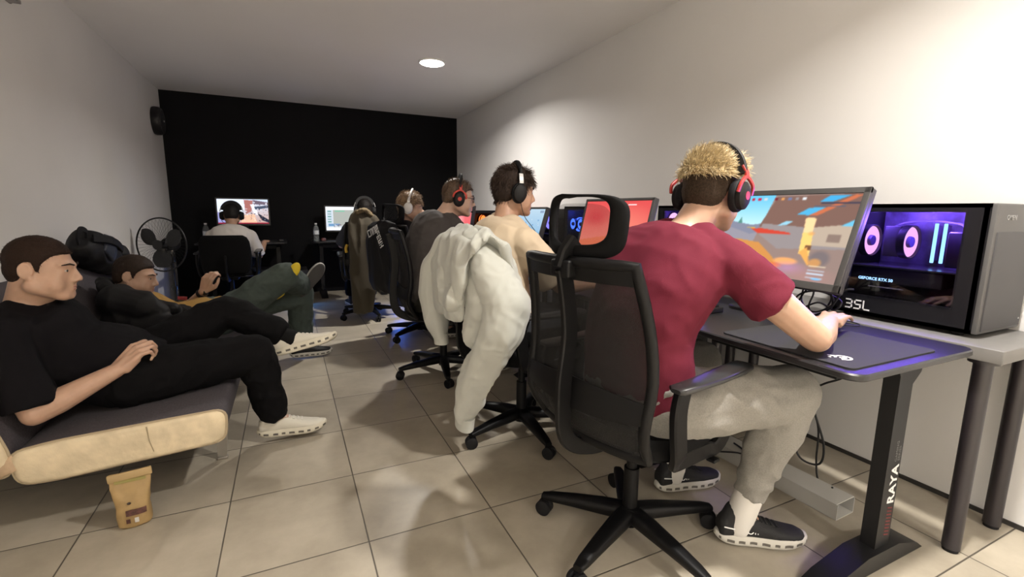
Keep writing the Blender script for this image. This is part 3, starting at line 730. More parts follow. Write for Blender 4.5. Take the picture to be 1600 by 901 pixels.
cable('tangled black cable loop behind the front monitor in a wide flat circle', [(1.85,1.20,DZ+.004),(1.86,1.12,.80),(1.85,1.05,.785),(1.87,1.04,.82),(1.86,1.12,.845),(1.85,1.19,.82),(1.86,1.21,.76),(1.87,1.15,DZ+.004)])
cable('black cable drooping straight down behind the neck of the front monitor', [(1.85,1.15,.90),(1.855,1.135,.84),(1.85,1.145,.78),(1.87,1.13,DZ+.004),(1.885,1.1,DZ+.004)])
cable('black cable arching from the desk to the back of the front monitor', [(1.87,1.22,DZ+.004),(1.86,1.17,.84),(1.85,1.11,.88),(1.86,1.07,.83),(1.87,1.09,.77),(1.88,1.06,DZ+.004)])
cable('black cable hanging in a long loop below the front desk to the floor', [(1.905,1.20,.70),(1.91,1.185,.58),(1.92,1.16,.45),(1.93,1.12,.33),(1.95,1.08,.20),(1.97,1.10,.10),(1.95,1.17,.10),(1.935,1.20,.20),(1.93,1.16,.33),(1.92,1.17,.45),(1.90,1.22,.60),(1.90,1.23,.70)], .0045)
cable('black cable trailing from under the front desk over to the white trunking', [(1.90,.985,.60),(1.92,1.02,.52),(1.93,1.10,.46),(1.94,1.15,.40),(1.97,1.12,.25),(2.0,1.13,.10),(1.98,1.10,.02),(1.93,1.03,.006),(1.9,1.0,.068)], .004)

t = thing('cable_trunking', 'pale grey open-ended cable trunking lying on the floor under the front desk', 'trunking', (1.863,.925,0), math.radians(2))
tr_m = mat('pale_grey_pvc', (.50,.49,.46), .5)
W2, Ht, Lt, q = .058, .062, .66, .003
mb = MB(); mb.box((0,Lt/2,q/2), (2*W2,Lt,q)); mb.box((-W2+q/2,Lt/2,Ht/2), (q,Lt,Ht)); mb.box((W2-q/2,Lt/2,Ht/2), (q,Lt,Ht))
obj('channel', mb, tr_m, t, smooth=False)
obj('lid', MB().box((0,Lt/2+.002,Ht+.001), (2*W2+.003,Lt-.004,.004), bev=.001), tr_m, t, smooth=False)
cable('black plug lead lying on the white trunking between the legs of the front chair', [(1.85,1.42,.068),(1.83,1.36,.072),(1.80,1.33,.070),(1.78,1.36,.066),(1.76,1.45,.03),(1.70,1.52,.005)], .004)

def bottle(label, loc):
    t = thing('water_bottle', label, 'bottle', loc, 0, 'clear water bottles on the far desks')
    bm_ = mat('clear_bottle_plastic', (.55,.6,.62), .12, alpha=.2)
    obj('body', MB().lathe([(0,0),(.030,0),(.033,.006),(.033,.06),(.030,.066),(.033,.072),(.033,.15),(.026,.18),(.013,.20),(.013,.212),(0,.212)], n=20), bm_, t)
    obj('label_band', MB().lathe([(.0336,.085),(.0336,.135),(.0330,.135),(.0330,.085)], n=20, closed=True), mat('white_bottle_label', (.62,.66,.70), .5), t)
    obj('cap', MB().cyl((0,0,.208), (0,0,.226), .0145), mat('white_cap', (.7,.7,.72), .4), t)
bottle('clear water bottle on the far desk left of the white t-shirt person', (-.86,6.44,DZ)); bottle('clear water bottle on the left corner of the desk under the pale grey screen', (.315,6.42,DZ))

# ------------------------------------------------------------------ kraft pouch
t = thing('paper_pouch', 'crumpled brown kraft snack pouch standing on the floor before the sofa', 'pouch', (-.568,1.99,0), math.radians(5))
kraft = mat('kraft_paper', (.34,.225,.095), .6, nz=.12, nscale=25)
mb = MB(); S = []
for z, a, b in ((.002,.044,.030),(.010,.049,.036),(.035,.050,.034),(.075,.049,.030),(.115,.053,.022),(.150,.059,.012),(.172,.061,.005),(.200,.061,.0035)): S.append(((0,-.006*math.sin(z*20),z),(a,0,0),(0,b,0)))
mb.loft(S, n=30, e=3.0)
me = mb.mesh('bag')
bm2 = bmesh.new(); bm2.from_mesh(me); bmesh.ops.subdivide_edges(bm2, edges=bm2.edges, cuts=2, use_grid_fill=True); bm2.to_mesh(me); bm2.free(); me.update()
wrinkle(me, .004, 22, seed=3); obj('bag', me, kraft, t)
obj('folded_top', MB().box((0,-.001,.190), (.128,.010,.028), rot=Matrix.Rotation(math.radians(-3), 4, 'Y'), bev=.003), mat('kraft_fold', (.40,.28,.13), .55), t)
def bag_y(x, z, d):
    zs = (.002,.010,.035,.075,.115,.150,.172,.200); bs = (.030,.036,.034,.030,.022,.012,.005,.0035); as_ = (.044,.049,.050,.049,.053,.059,.061,.061)
    b = float(np.interp(z, zs, bs)); a_ = float(np.interp(z, zs, as_))
    return -.006*math.sin(z*20)-b*(1-min(.98,abs(x)/a_)**3)**(1/3)-d
def patch(nm, m, x, z, w_, h_, d=.0042):
    obj(nm, MB().grid(lambda u, v: (x-w_/2+w_*u, bag_y(x-w_/2+w_*u, z-h_/2+h_*v, d), z-h_/2+h_*v), 8, 4, .0006), m, t)
patch('brown_print', mat('brown_food_print', (.085,.032,.024), .5, nz=.5, nscale=120), .012, .064, .058, .022)
patch('green_print', mat('olive_band_print', (.24,.20,.05), .5), .0, .172, .09, .010)
patch('barcode_label', mat('white_barcode', (.55,.53,.5), .5), .012, .034, .012, .018)
patch('stamp_print', mat('brown_food_print', (.085,.032,.024), .5), -.012, .034, .012, .016)
obj('seal', MB().ell((-.006,bag_y(-.006,.098,.003),.098), (.006,.002,.005)), mat('dark_bean_print', (.025,.012,.008), .5), t)

# ------------------------------------------------------------------ pedestal fan
t = thing('pedestal_fan', 'black pedestal fan standing between the sofa and the black wall', 'fan', (-.985,5.22,0), 0)
fc = V((-1.045,5.20,.805)); fd = V((-.44,-.90,.03)).normalized()
fx = fd.cross(V((0,0,1))).normalized(); fy = fx.cross(fd)*-1 if fx.cross(fd).z < 0 else fx.cross(fd)
MF = basis(fc, fx, fy, fd)   # local z: blowing direction
ring = [(.228*math.cos(2*PI*i/48), .240*math.sin(2*PI*i/48), 0) for i in range(48)]
mb = MB(MF); mb.tube(ring, .007, 8, closed=True)
obj('guard_ring', mb, bk, t, world=True)
mb = MB(MF)
for sgn, dz in ((1,.055),(-1,.055)):
    for k in range(40):
        a = 2*PI*k/40; mb.tube([(r*math.cos(a), r*math.sin(a), sgn*dz*(1-(r/.232)**2)) for r in (.045,.10,.15,.20,.227)], .0008, 4)
    mb.lathe([(0,dz*.98),(.045,dz*.95),(.045,dz*.9),(0,dz*.9)] if sgn > 0 else [(0,-dz*.9),(.045,-dz*.9),(.045,-dz*.95),(0,-dz*.98)], n=20)
g = obj('wire_guard', mb, bk, t, world=True); g['kind'] = 'stuff'
mb = MB(MF)
for k in range(3):
    a0 = 2*PI*k/3+.55
    def bl(u, v, a0=a0):
        r = .03+.178*u; wd = .62*(math.sin(PI*min(1,(.22+.72*u)))**.7); a = a0+(v-.5)*2*wd
        return (r*math.cos(a), r*math.sin(a), .022*(v-.5)*2*(1-.3*u))
    mb.grid(bl, 10, 8, .002)
mb.cyl((0,0,-.03), (0,0,.03), .036)
obj('blades', mb, mat('gloss_black_blade', (.012,.012,.013), .3), t, world=True)
mb = MB(MF); mb.lathe([(0,-.19),(.045,-.185),(.062,-.15),(.066,-.08),(.05,-.045),(0,-.045)], n=24)
obj('motor_housing', mb, bk, t, world=True)
mb = MB(); mb.cyl((-.985,5.22,.03), (-.985,5.22,.40), .017); mb.cyl((-.985,5.22,.40), (-.985,5.22,.66), .012); mb.lathe([(.0,.38),(.024,.385),(.024,.42),(0,.425)], (-.985,5.22,0)); mb.box((-.985,5.225,.70), (.055,.07,.12), bev=.012); mb.capsule((-.985,5.225,.74), (-1.02,5.30,.80), .03)
obj('pole', mb, mat('gloss_black_metal', (.012,.012,.013), .22), t, world=True)
mb = MB()
for a in (45,135): 
    ca, sa = math.cos(math.radians(a)), math.sin(math.radians(a)); mb.tube([(-.985-.28*ca,5.22-.28*sa,.010),(-.985-.1*ca,5.22-.1*sa,.035),(-.985+.1*ca,5.22+.1*sa,.035),(-.985+.28*ca,5.22+.28*sa,.010)], .010, 8)
obj('cross_base', mb, bk, t, world=True)
# ------------------------------------------------------------------ office chairs
net_m = mesh_fabric('black_chair_net', (.0025,.0025,.003), .86, 260)
net2_m = mesh_fabric('black_headrest_net', (.006,.006,.006), .36, 230)
seat_m = mat('black_seat_fabric', (.004,.004,.0045), .75, spec=.15, bump=.25, bscale=900)
plas_m = mat('satin_black_plastic', (.0035,.0035,.004), .45, spec=.22)
def back_prof(v):
    """side profile of the backrest: v 0 bottom .. 1 top -> (x,z)"""
    pts = [(-.205,.455),(-.262,.56),(-.245,.70),(-.258,.85),(-.298,1.005)]
    q = v*4; i = min(3, int(q)); P = [V((a,0,b)) for a, b in pts]; f = q-i
    p0 = P[max(i-1,0)]; p1 = P[i]; p2 = P[i+1]; p3 = P[min(i+2,4)]
    r = .5*((2*p1)+(p2-p0)*f+(2*p0-5*p1+4*p2-p3)*f*f+(3*p1-p0-3*p2+p3)*f**3); return r.x, r.z
def back_w(v): return .215+.030*math.sin(PI*min(1, v*1.05))-.004*v
def back_pt(u, v, off=0.0, k=1.0):
    x, z = back_prof(v); y = (u*2-1)*back_w(v)*k
    return (x-.045*(1-(2*u-1)**2)*.9+off, y, z)
def make_chair(label, loc, rotz, headrest=True, net=True, low=False):
    t = thing('office_chair', label, 'office chair', loc, rotz, 'black office chairs')
    mb = MB(); mb.lathe([(0,.055),(.034,.058),(.040,.085),(.036,.125),(0,.128)], n=24)
    for k in range(5):
        a = math.radians(48+72*k); d = V((math.cos(a), math.sin(a), 0)); p = V((-d.y, d.x, 0))
        S = []
        for r_, w_, zc, h_ in ((.02,.034,.100,.026),(.10,.031,.096,.025),(.20,.026,.088,.020),(.29,.021,.078,.015),(.325,.016,.073,.011)): S.append((d*r_+V((0,0,zc)), p*w_, V((0,0,h_))))
        mb.loft(S, n=14, e=3.2)
    base = obj('star_base', mb, plas_m, t)
    for k in range(5):
        a = math.radians(48+72*k); d = V((math.cos(a), math.sin(a), 0)); sw = math.radians(40*math.sin(k*2.3+1)); c = d*.305
        ax = V((math.cos(a+PI/2+sw), math.sin(a+PI/2+sw), 0)); tr = V((ax.y, -ax.x, 0))*.012; q = V((c.x+tr.x, c.y+tr.y, .029))
        mb = MB()
        for s_ in (-1,1): mb.lathe([(0,-.010),(.022,-.010),(.029,-.006),(.029,.006),(.022,.010),(0,.010)], q+ax*(.0135*s_), ax, 18)
        mb.cyl(q-ax*.012, q+ax*.012, .010); mb.cyl((c.x,c.y,.03), (c.x,c.y,.078), .009)
        mb.box(q+V((0,0,.018)), (.03,.022,.02), rot=Matrix.Rotation(a+PI/2+sw, 4, 'Z'), bev=.004)
        obj('caster', mb, bkm, base)
    obj('gas_lift', MB().cyl((0,0,.12), (0,0,.27), .026).cyl((0,0,.26), (0,0,.385), .018), plas_m, t)
    mb = MB(); mb.box((-.01,0,.405), (.22,.16,.045), bev=.012); mb.tube([(.05,-.06,.40),(.06,-.20,.395),(.06,-.25,.395)], .006); mb.box((.06,-.255,.395), (.03,.03,.012), bev=.004)
    obj('tilt_mechanism', mb, plas_m, t)
    S = []
    for dz, k in ((.0,.93),(.008,.98),(.024,1.0),(.046,.995),(.060,.96),(.068,.88),(.071,.70)): S.append(((.035,0,.425+dz), (.245*k,0,-.012*k if dz > .05 else 0), (0,.245*k,0)))
    mb = MB(); mb.loft(S, n=40, e=3.4); obj('seat', mb, seat_m, t)
    mb = MB(); mb.loft([((.03,0,.418),(.22,0,0),(0,.22,0)),((.03,0,.428),(.238,0,0),(0,.238,0)),((.03,0,.434),(.235,0,0),(0,.235,0))], n=40, e=3.4); obj('seat_shell', mb, plas_m, t)
    top = .80 if low else 1.0
    if not low:
        edge = []
        for i in range(13): edge.append(back_pt(0, i/12))
        for i in range(1, 12): edge.append(back_pt(i/12, 1))
        for i in range(12, -1, -1): edge.append(back_pt(1, i/12))
        for i in range(11, 0, -1): edge.append(back_pt(i/12, 0))
        mb = MB(); mb.tube(edge, .016, 10, closed=True); obj('back_frame', mb, plas_m, t)
        mb = MB(); mb.grid(lambda u, v: back_pt(u, v), 16, 20); obj('back_net', mb, net_m, t)
        mb = MB(); mb.grid(lambda u, v: back_pt(u, .30+v*(.165-.06*abs(2*u-1)**1.5)-.03*(1-(2*u-1)**2), -.012), 16, 4, .004); obj('lumbar_band', mb, plas_m, t)
        mb = MB(); mb.grid(lambda u, v: back_pt(u, .90+.10*v, -.010), 16, 4, .006); obj('top_band', mb, plas_m, t)
        mb = MB(); mb.tube(spline([(-.06,0,.405),(-.20,0,.41),(-.315,0,.47),(-.335,0,.62),(-.318,0,.80),(-.342,0,.96),(-.352,0,.99)]), 0, flat=(.052,.020,(0,1,0)))
        obj('back_spine', mb, plas_m, t)
    else:
        mb = MB(); S = []
        for z, hw, th in ((.47,.19,.018),(.50,.215,.03),(.60,.232,.034),(.72,.232,.034),(.80,.225,.032),(.845,.205,.028),(.866,.17,.018)): S.append(((-.235-.08*((z-.47)/.4)**1.5+0,0,z), (0,hw,0), (th,0,0)))
        mb.loft(S, n=36, e=3.2); obj('backrest', mb, seat_m, t)
        mb = MB(); mb.tube(spline([(-.06,0,.405),(-.24,0,.41),(-.30,0,.48),(-.305,0,.66)]), 0, flat=(.06,.016,(0,1,0))); obj('back_spine', mb, plas_m, t)
    for s_ in (-1, 1):
        L = [(-.145,.268,.668),(-.165,.272,.60),(-.135,.262,.47),(-.10,.235,.43),(.03,.235,.425),(.085,.255,.445),(.115,.272,.56),(.135,.276,.650),(.135,.274,.668)]
        mb = MB(); mb.tube(spline([(x, y*s_, z) for x, y, z in L], 5), 0, flat=(.056,.024,(0,1,0)))
        am = obj('armrest', mb, plas_m, t)
        S = []
        for x, hw, dz, th in ((-.185,.016,-.004,.006),(-.175,.028,-.002,.010),(-.09,.030,-.004,.011),(.0,.034,-.003,.011),(.10,.036,.001,.012),(.16,.032,.004,.011),(.178,.020,.003,.007)): S.append(((x,.272*s_,.678+dz), (0,hw,0), (0,0,th)))
        mb = MB(); mb.loft(S, n=24, e=3.0); obj('arm_pad', mb, mat('grey_arm_pad', (.016,.016,.017), .32, spec=.7), am)
    if headrest:
        mb = MB(); mb.box((-.345,0,.985), (.045,.075,.05), bev=.008); mb.tube([(-.345,0,.98),(-.330,0,1.02),(-.300,0,1.052)], 0, flat=(.074,.030,(0,1,0)))
        obj('headrest_stem', mb, plas_m, t)
        def hr(a, k=1.0, off=0.0):
            e = 4.2; ct, st = math.cos(a), math.sin(a); y = math.copysign(abs(ct)**(2/e), ct)*.150*k; z = math.copysign(abs(st)**(2/e), st)*.088*k
            return (-.315+.055*(y/.15)**2+off+.10*(z if z > 0 else z*.2), y*(1-.06*(z < 0)*abs(z)/.08), 1.100+z)
        mb = MB(); n = 56; R = []
        for i in range(n):
            a = 2*PI*i/n; o_ = V(hr(a)); q = V(hr(a, .74))+V((0,.008,.016)); m_ = (o_+q)/2; d = (o_-q)/2; nrm = V((1,0,0)); nrm = (nrm-d.normalized()*nrm.dot(d.normalized())).normalized()
            R.append([m_+d*(math.copysign(abs(math.cos(b))**.8, math.cos(b)))+nrm*(.014*math.sin(b)) for b in [2*PI*j/12 for j in range(12)]])
        vs = [mb.ring(x) for x in R]
        for i in range(n): mb.bridge(vs[i], vs[(i+1) % n])
        obj('headrest_frame', mb, mat('black_headrest_pad', (.0035,.0035,.004), .75, spec=.15, bump=.2, bscale=900), t)
        mb = MB(); mb.grid(lambda u, v: (lambda p: p)(tuple(V(hr(v*2*PI, .72))*u+V((-.315,0,1.105))*(1-u))), 6, 48); obj('headrest_net', mb, net2_m, t)
    return t
ch = make_chair('black mesh office chair with an oval headrest, nearest the viewer, under the maroon shirt person', (1.03,1.18,0), math.radians(11))
make_chair('black office chair with a pale hoodie over its back, under the beige t-shirt person', (1.05,2.08,0), math.radians(3), headrest=False)
make_chair('black office chair under the person in the grey t-shirt with red headset', (.945,3.11,0), math.radians(-6), headrest=False)
dup(ch, (1.05,4.16,0), math.radians(24), 'black office chair with a headrest, behind the head with white headphones')
make_chair('black office chair hung with a long olive jacket, at the far desk', (.75,5.17,0), math.radians(86), headrest=False)
make_chair('black padded low-backed office chair under the white t-shirt person at the far desk', (-.585,5.86,0), math.radians(88), headrest=False, low=True)

# ------------------------------------------------------------------ sofa
sofa_f = mat('dark_grey_sofa_fabric', (.062,.054,.062), .9, nz=.25, nscale=160, bump=.35, bscale=700)
cream = mat('worn_cream_leatherette', (.60,.50,.34), .55, nz=.22, nscale=11, bump=.45, bscale=45)
t = thing('sofa', 'dark grey fabric click-clack sofa with worn cream leatherette ends along the left wall', 'sofa', (-.70,2.06,0), 0)
Y0, Y1 = 2.045, 4.02
def slab(mb, prof, y0, y1, r=.0):
    A = [(x,y0,z) for x, z in prof]; B = [(x,y1,z) for x, z in prof]; return mb.rings([A, B])
def rounded(prof, r=.03, n=5):
    out = []; N = len(prof)
    for i in range(N):
        p = V((*prof[i],0)); a = V((*prof[i-1],0))-p; b = V((*prof[(i+1)%N],0))-p
        rr = min(r, a.length*.45, b.length*.45); a = a.normalized()*rr; b = b.normalized()*rr
        for k in range(n+1):
            s_ = k/n; q = p+a*(1-s_)**2+b*s_**2; out.append((q.x,q.y))
    return out
seat_p = rounded([(-.262,.365),(-.272,.235),(-.80,.195),(-.885,.20),(-.90,.315),(-.78,.335),(-.5,.352)], .045)
back_p = rounded([(-.895,.315),(-.895,.235),(-1.0,.235),(-1.262,.70),(-1.225,.80),(-1.135,.775),(-.93,.44)], .05)
for nm, prof in (('seat_cushion', seat_p), ('backrest', back_p)):
    mb = MB(); slab(mb, prof, Y0+.012, Y1-.012); c_ = obj(nm, mb, sofa_f, t, world=True, angle=50)
    for yy, d in ((Y0, 1), (Y1, -1)):
        cx_ = sum(p[0] for p in prof)/len(prof); cz_ = sum(p[1] for p in prof)/len(prof)
        sh = lambda k: [(cx_+(x-cx_)*k, cz_+(z-cz_)*k) for x, z in prof]
        mb = MB(); L = []
        for k, o_ in ((1.0,.014),(1.0,.004),(.985,-.006),(.93,-.012),(.80,-.014)): L.append([(x, yy+d*o_, z) for x, z in sh(k)])
        mb.rings(L); me = mb.mesh('end'); 
        bm2 = bmesh.new(); bm2.from_mesh(me); bmesh.ops.subdivide_edges(bm2, edges=[e for e in bm2.edges if e.calc_length() > .05], cuts=6, use_grid_fill=True); bm2.to_mesh(me); bm2.free(); me.update()
        obj('cream_end_panel', me, cream, c_, world=True, angle=60)
        mb = MB(); mb.tube([(x, yy+d*.002, z) for x, z in sh(1.004)], .0055, 6, closed=True)
        obj('piping', mb, mat('beige_piping', (.36,.29,.19), .6), c_, world=True)
mb = MB(); 
for k in range(5): mb.tube([(-.515+k*.0006, Y0-.0155, .345),(-.51, Y0-.016, .29),(-.50, Y0-.0155, .245)], .0015, 5)
obj('seam', mb, mat('beige_piping', (.36,.29,.19), .6), t, world=True)
mb = MB(); mb.loft([((-.885,Y0+.004,.255),(.02,0,.01),(0,.016,.0)),((-.915,Y0+.006,.265),(.03,0,.05),(0,.02,0)),((-.955,Y0+.004,.26),(.02,0,.03),(0,.016,0))], n=16, e=2); obj('hinge_fold', mb, mat('tan_hinge_fold', (.42,.30,.19), .6, nz=.2, nscale=30), t, world=True)
leg_m = mat('brushed_grey_metal', (.32,.30,.27), .4, metal=.8)
for yy in (2.38, 3.70):
    mb = MB(); mb.prism([(-.36,.235),(-.30,.235),(-.318,.008),(-.352,.008)], .008, (0,yy+.004,0), (1,0,0), (0,0,1)); mb.box((-.335,yy,.006), (.042,.022,.012), bev=.003)
    obj('leg', mb, leg_m, t, world=True, angle=30)
    mb = MB(); yy += .45*(yy < 3)
    mb.prism([(-.98,.25),(-.92,.25),(-.925,.008),(-.955,.008)], .008, (0,yy+.004,0), (1,0,0), (0,0,1)); mb.box((-.94,yy,.006), (.042,.022,.012), bev=.003)
    obj('leg', mb, leg_m, t, world=True, angle=30)
mb = MB(); mb.box((-.63,3.04,.20), (.04,1.7,.03), bev=.004); mb.box((-.34,3.04,.222), (.04,1.7,.022), bev=.004); mb.box((-.94,3.04,.224), (.04,1.7,.028), bev=.004)
obj('under_frame', mb, steel_m, t, world=True)

# ------------------------------------------------------------------ backpack on the sofa back
t = thing('backpack', 'black backpack slumped on the sofa back against the left wall', 'backpack', (-1.12,3.65,.76))
BK = Matrix.Translation((.03,.36,-.045)) @ Matrix.Translation((-1.12,3.35,.88)) @ Matrix.Scale(.86, 4) @ Matrix.Translation((1.12,-3.35,-.88))
bag_m = mat('black_backpack_nylon', (.007,.007,.009), .65, spec=.3, bump=.2, bscale=500)
mb = MB(BK); mb.loft([((-1.125,3.12,.99),(.0,.03,.03),(.05,0,0)),((-1.13,3.18,.99),(.0,.06,.09),(.085,0,0)),((-1.13,3.32,.93),(0,.07,.12),(.11,0,0)),((-1.12,3.50,.86),(0,.07,.11),(.12,0,0)),((-1.11,3.66,.79),(0,.06,.08),(.10,0,0)),((-1.11,3.74,.75),(0,.03,.04),(.05,0,0))], n=26, e=2.6)
me = blob(mb, .009, 4); wrinkle(me, .010, 9, seed=5); obj('main_compartment', me, bag_m, t, world=True)
mb = MB(BK); mb.loft([((-1.035,3.26,.985),(0,.035,.06),(.018,0,0)),((-1.022,3.36,.935),(0,.05,.085),(.024,0,0)),((-1.03,3.45,.89),(0,.035,.06),(.018,0,0))], n=20, e=3); obj('front_pocket', blob(mb, .008, 4), mat('dark_blue_panel', (.022,.027,.042), .55), t, world=True)
mb = MB(BK); mb.ell((-1.02,3.58,.875), (.045,.075,.07)); me = blob(mb, .008, 3); wrinkle(me, .006, 14); obj('side_pouch', me, bag_m, t, world=True)
obj('haul_loop', MB(BK).tube(spline([(-1.12,3.10,.99),(-1.11,3.06,1.04),(-1.10,3.09,1.085),(-1.09,3.15,1.07),(-1.10,3.18,1.03)]), 0, flat=(.035,.012,(1,0,0))), bag_m, t, world=True)
obj('shoulder_strap', MB(BK).tube(spline([(-1.06,3.16,1.02),(-1.0,3.28,1.0),(-.995,3.45,.95),(-1.02,3.62,.86),(-1.05,3.72,.76)]), 0, flat=(.05,.014,(1,0,0))), bag_m, t, world=True)

# ------------------------------------------------------------------ garments on the chairs
hood_m = mat('cream_white_fleece', (.52,.53,.485), .85, bump=.25, bscale=420, sheen=.2)
t = thing('hoodie', 'cream white hoodie draped over the back of the second office chair', 'hoodie', (.74,2.08,.95))
mb = MB(); X0 = .725
def sec(x, y, z, ay, tz=(0,0,0), th=.03): return ((x,y,z), (0.0,ay,tz[2]), (th,0,tz[0]))
# body over the back: goes up the rear face, across the top and down the front
path = [(.665,.66),(.650,.78),(.655,.90),(.690,1.005),(.745,1.045),(.800,1.00),(.845,.88),(.880,.76)]
S = []
for i, (x, z) in enumerate(path):
    d = V((path[min(i+1,7)][0]-path[max(i-1,0)][0], 0, path[min(i+1,7)][1]-path[max(i-1,0)][1])).normalized(); nrm = V((-d.z,0,d.x))
    hw = (.17,.20,.235,.245,.245,.25,.24,.22)[i]; yc = (2.10,2.08,2.06,2.04,2.03,2.0,1.98,1.97)[i]
    S.append(((x,yc,z), (0,hw,0), nrm*.028))
mb.loft(S, n=26, e=2.4)
me = blob(mb, .008, 5); wrinkle(me, .030, 8.5, (1,1.0,.28), seed=2.2); wrinkle(me, .006, 20, (1,1,.5), seed=8); obj('body', me, hood_m, t, world=True)
mb = MB(); mb.chain([(.70,2.22,.98),(.668,2.30,.86),(.660,2.335,.72),(.665,2.30,.60),(.672,2.26,.515)], [.055,.075,.078,.066,.046]); me = blob(mb, .007, 5); wrinkle(me, .014, 9, (1,1,.4), seed=4); sl = obj('sleeve', me, hood_m, t, world=True)
obj('cuff', MB().loft([((.672,2.258,.525),(.038,0,0),(0,.042,0)),((.674,2.248,.47),(.036,0,0),(0,.040,0))], n=20, e=2), hood_m, sl, world=True)
mb = MB(); mb.chain([(.745,1.95,1.0),(.775,1.845,.90),(.81,1.735,.76),(.785,1.735,.64),(.735,1.80,.50),(.70,1.88,.35),(.69,1.915,.25),(.69,1.935,.20)], [.065,.095,.092,.088,.080,.070,.058,.046]); mb.chain([(.72,1.97,.92),(.74,1.86,.76),(.73,1.88,.60)], [.07,.08,.06]); me = blob(mb, .008, 6); wrinkle(me, .026, 7.5, (1,1,.35), seed=6.5); wrinkle(me, .006, 18, seed=1); sl = obj('sleeve', me, hood_m, t, world=True)
obj('cuff', MB().loft([((.69,1.932,.215),(.042,0,0),(0,.058,.012)),((.689,1.945,.185),(.044,0,0),(0,.062,.012)),((.689,1.950,.150),(.042,0,0),(0,.060,.012))], n=22, e=2), hood_m, sl, world=True)
mb = MB(); mb.ell((.655,2.02,.82), (.05,.13,.11)); mb.ell((.645,1.98,.76), (.05,.10,.06)); mb.ell((.65,2.10,.74), (.05,.07,.07)); me = blob(mb, .007, 4); wrinkle(me, .026, 9, (1,1,.5), seed=9.3); obj('hood', me, hood_m, t, world=True)

ol_m = mat('olive_brown_jacket', (.050,.040,.024), .85, bump=.3, bscale=200)
t = thing('jacket', 'long olive jacket hanging over the back of the chair at the far desk', 'jacket', (.74,4.86,.95))
mb = MB(); S = []
for z, y, a, th, xo in ((1.13,4.86,.05,.035,.0),(1.09,4.845,.095,.05,.0),(1.0,4.82,.12,.06,.0),(.85,4.80,.135,.065,.01),(.65,4.80,.125,.065,.0),(.45,4.80,.12,.06,-.01),(.25,4.81,.115,.06,-.02),(.12,4.82,.095,.05,-.02)): S.append(((.655+xo,y,z), (a,0,0), (0,th,0)))
mb.loft(S, n=24, e=2.4); mb.chain([(.75,4.84,1.05),(.82,4.83,.90),(.845,4.82,.76),(.80,4.82,.66)], [.05,.06,.055,.045])
me = blob(mb, .010, 4); wrinkle(me, .03, 7, (1,1,.25), seed=12); obj('body', me, ol_m, t, world=True)
mb = MB(); mb.tube(spline([(.60,4.80,1.10),(.655,4.78,1.135),(.71,4.80,1.12),(.76,4.81,1.05),(.765,4.80,.97)]), .022, 10); me = blob(mb, .008, 2); wrinkle(me, .010, 30); obj('fleece_trim', me, mat('tan_fleece_trim', (.16,.12,.065), .9), t, world=True)
mb = MB(); mb.tube(spline([(.545,4.86,.96),(.54,4.85,.90),(.545,4.85,.84)]), .014, 8); mb.tube(spline([(.515,4.86,.80),(.50,4.86,.76),(.505,4.86,.72)]), .014, 8)
o = obj('lanyard', mb, mat('yellow_ribbon', (.55,.34,.03), .6)); tag(o, 'yellow ribbon hanging beside the olive jacket on the far chair', 'ribbon')

bj = mat('black_padded_jacket', (.006,.006,.007), .65, spec=.25)
t = thing('jacket', 'black jacket with white block lettering hung on the chair under the white headphones head', 'jacket', (.80,4.06,.9))
BJ = Matrix.Translation((1.05,4.16,0)) @ Matrix.Rotation(math.radians(24), 4, 'Z')
mb = MB(BJ); S = []
for z, x, a, th in ((1.045,-.335,.16,.03),(1.0,-.35,.22,.05),(.88,-.345,.245,.055),(.70,-.335,.24,.055),(.52,-.33,.23,.05),(.44,-.32,.21,.03)): S.append(((x,.03,z), (0,a,0), (th,0,0)))
mb.loft(S, n=26, e=2.6); me = blob(mb, .010, 4); wrinkle(me, .02, 7, (1,1,.4), seed=15); obj('body', me, bj, t, world=True)

def block_marks(n, w, h):
    """rows of blocky white strokes like worn varsity letters"""
    mb = MB(); 
    for k in range(n):
        x = k*w*1.25; b = w*.28
        for q in random.sample([(0,0,b,h),(w-b,0,w,h),(0,h-b,w,h),(0,0,w,b),(0,h*.42,w,h*.42+b)], 3)+[(0,0,b,h)]:
            mb.box(((q[0]+q[2])/2+x,(q[1]+q[3])/2,0), (q[2]-q[0],q[3]-q[1],.002))
    return mb
jk = [o for o in bpy.data.objects if o.name.startswith('jacket') and o.get('label','').startswith('black jacket with white')][0]
for (n, w, h, y, z, tl) in ((5,.030,.055,.045,.985,-62),(4,.034,.060,.125,.905,22)):
    mb = block_marks(n, w, h); me = mb.mesh('m'); me.transform(BJ @ basis((-.428, y, z), (0,-1,0), (0,0,1), (-1,0,0)) @ Matrix.Rotation(math.radians(tl), 4, 'Z')); obj('white_lettering', me, white_print, jk, world=True, smooth=False)
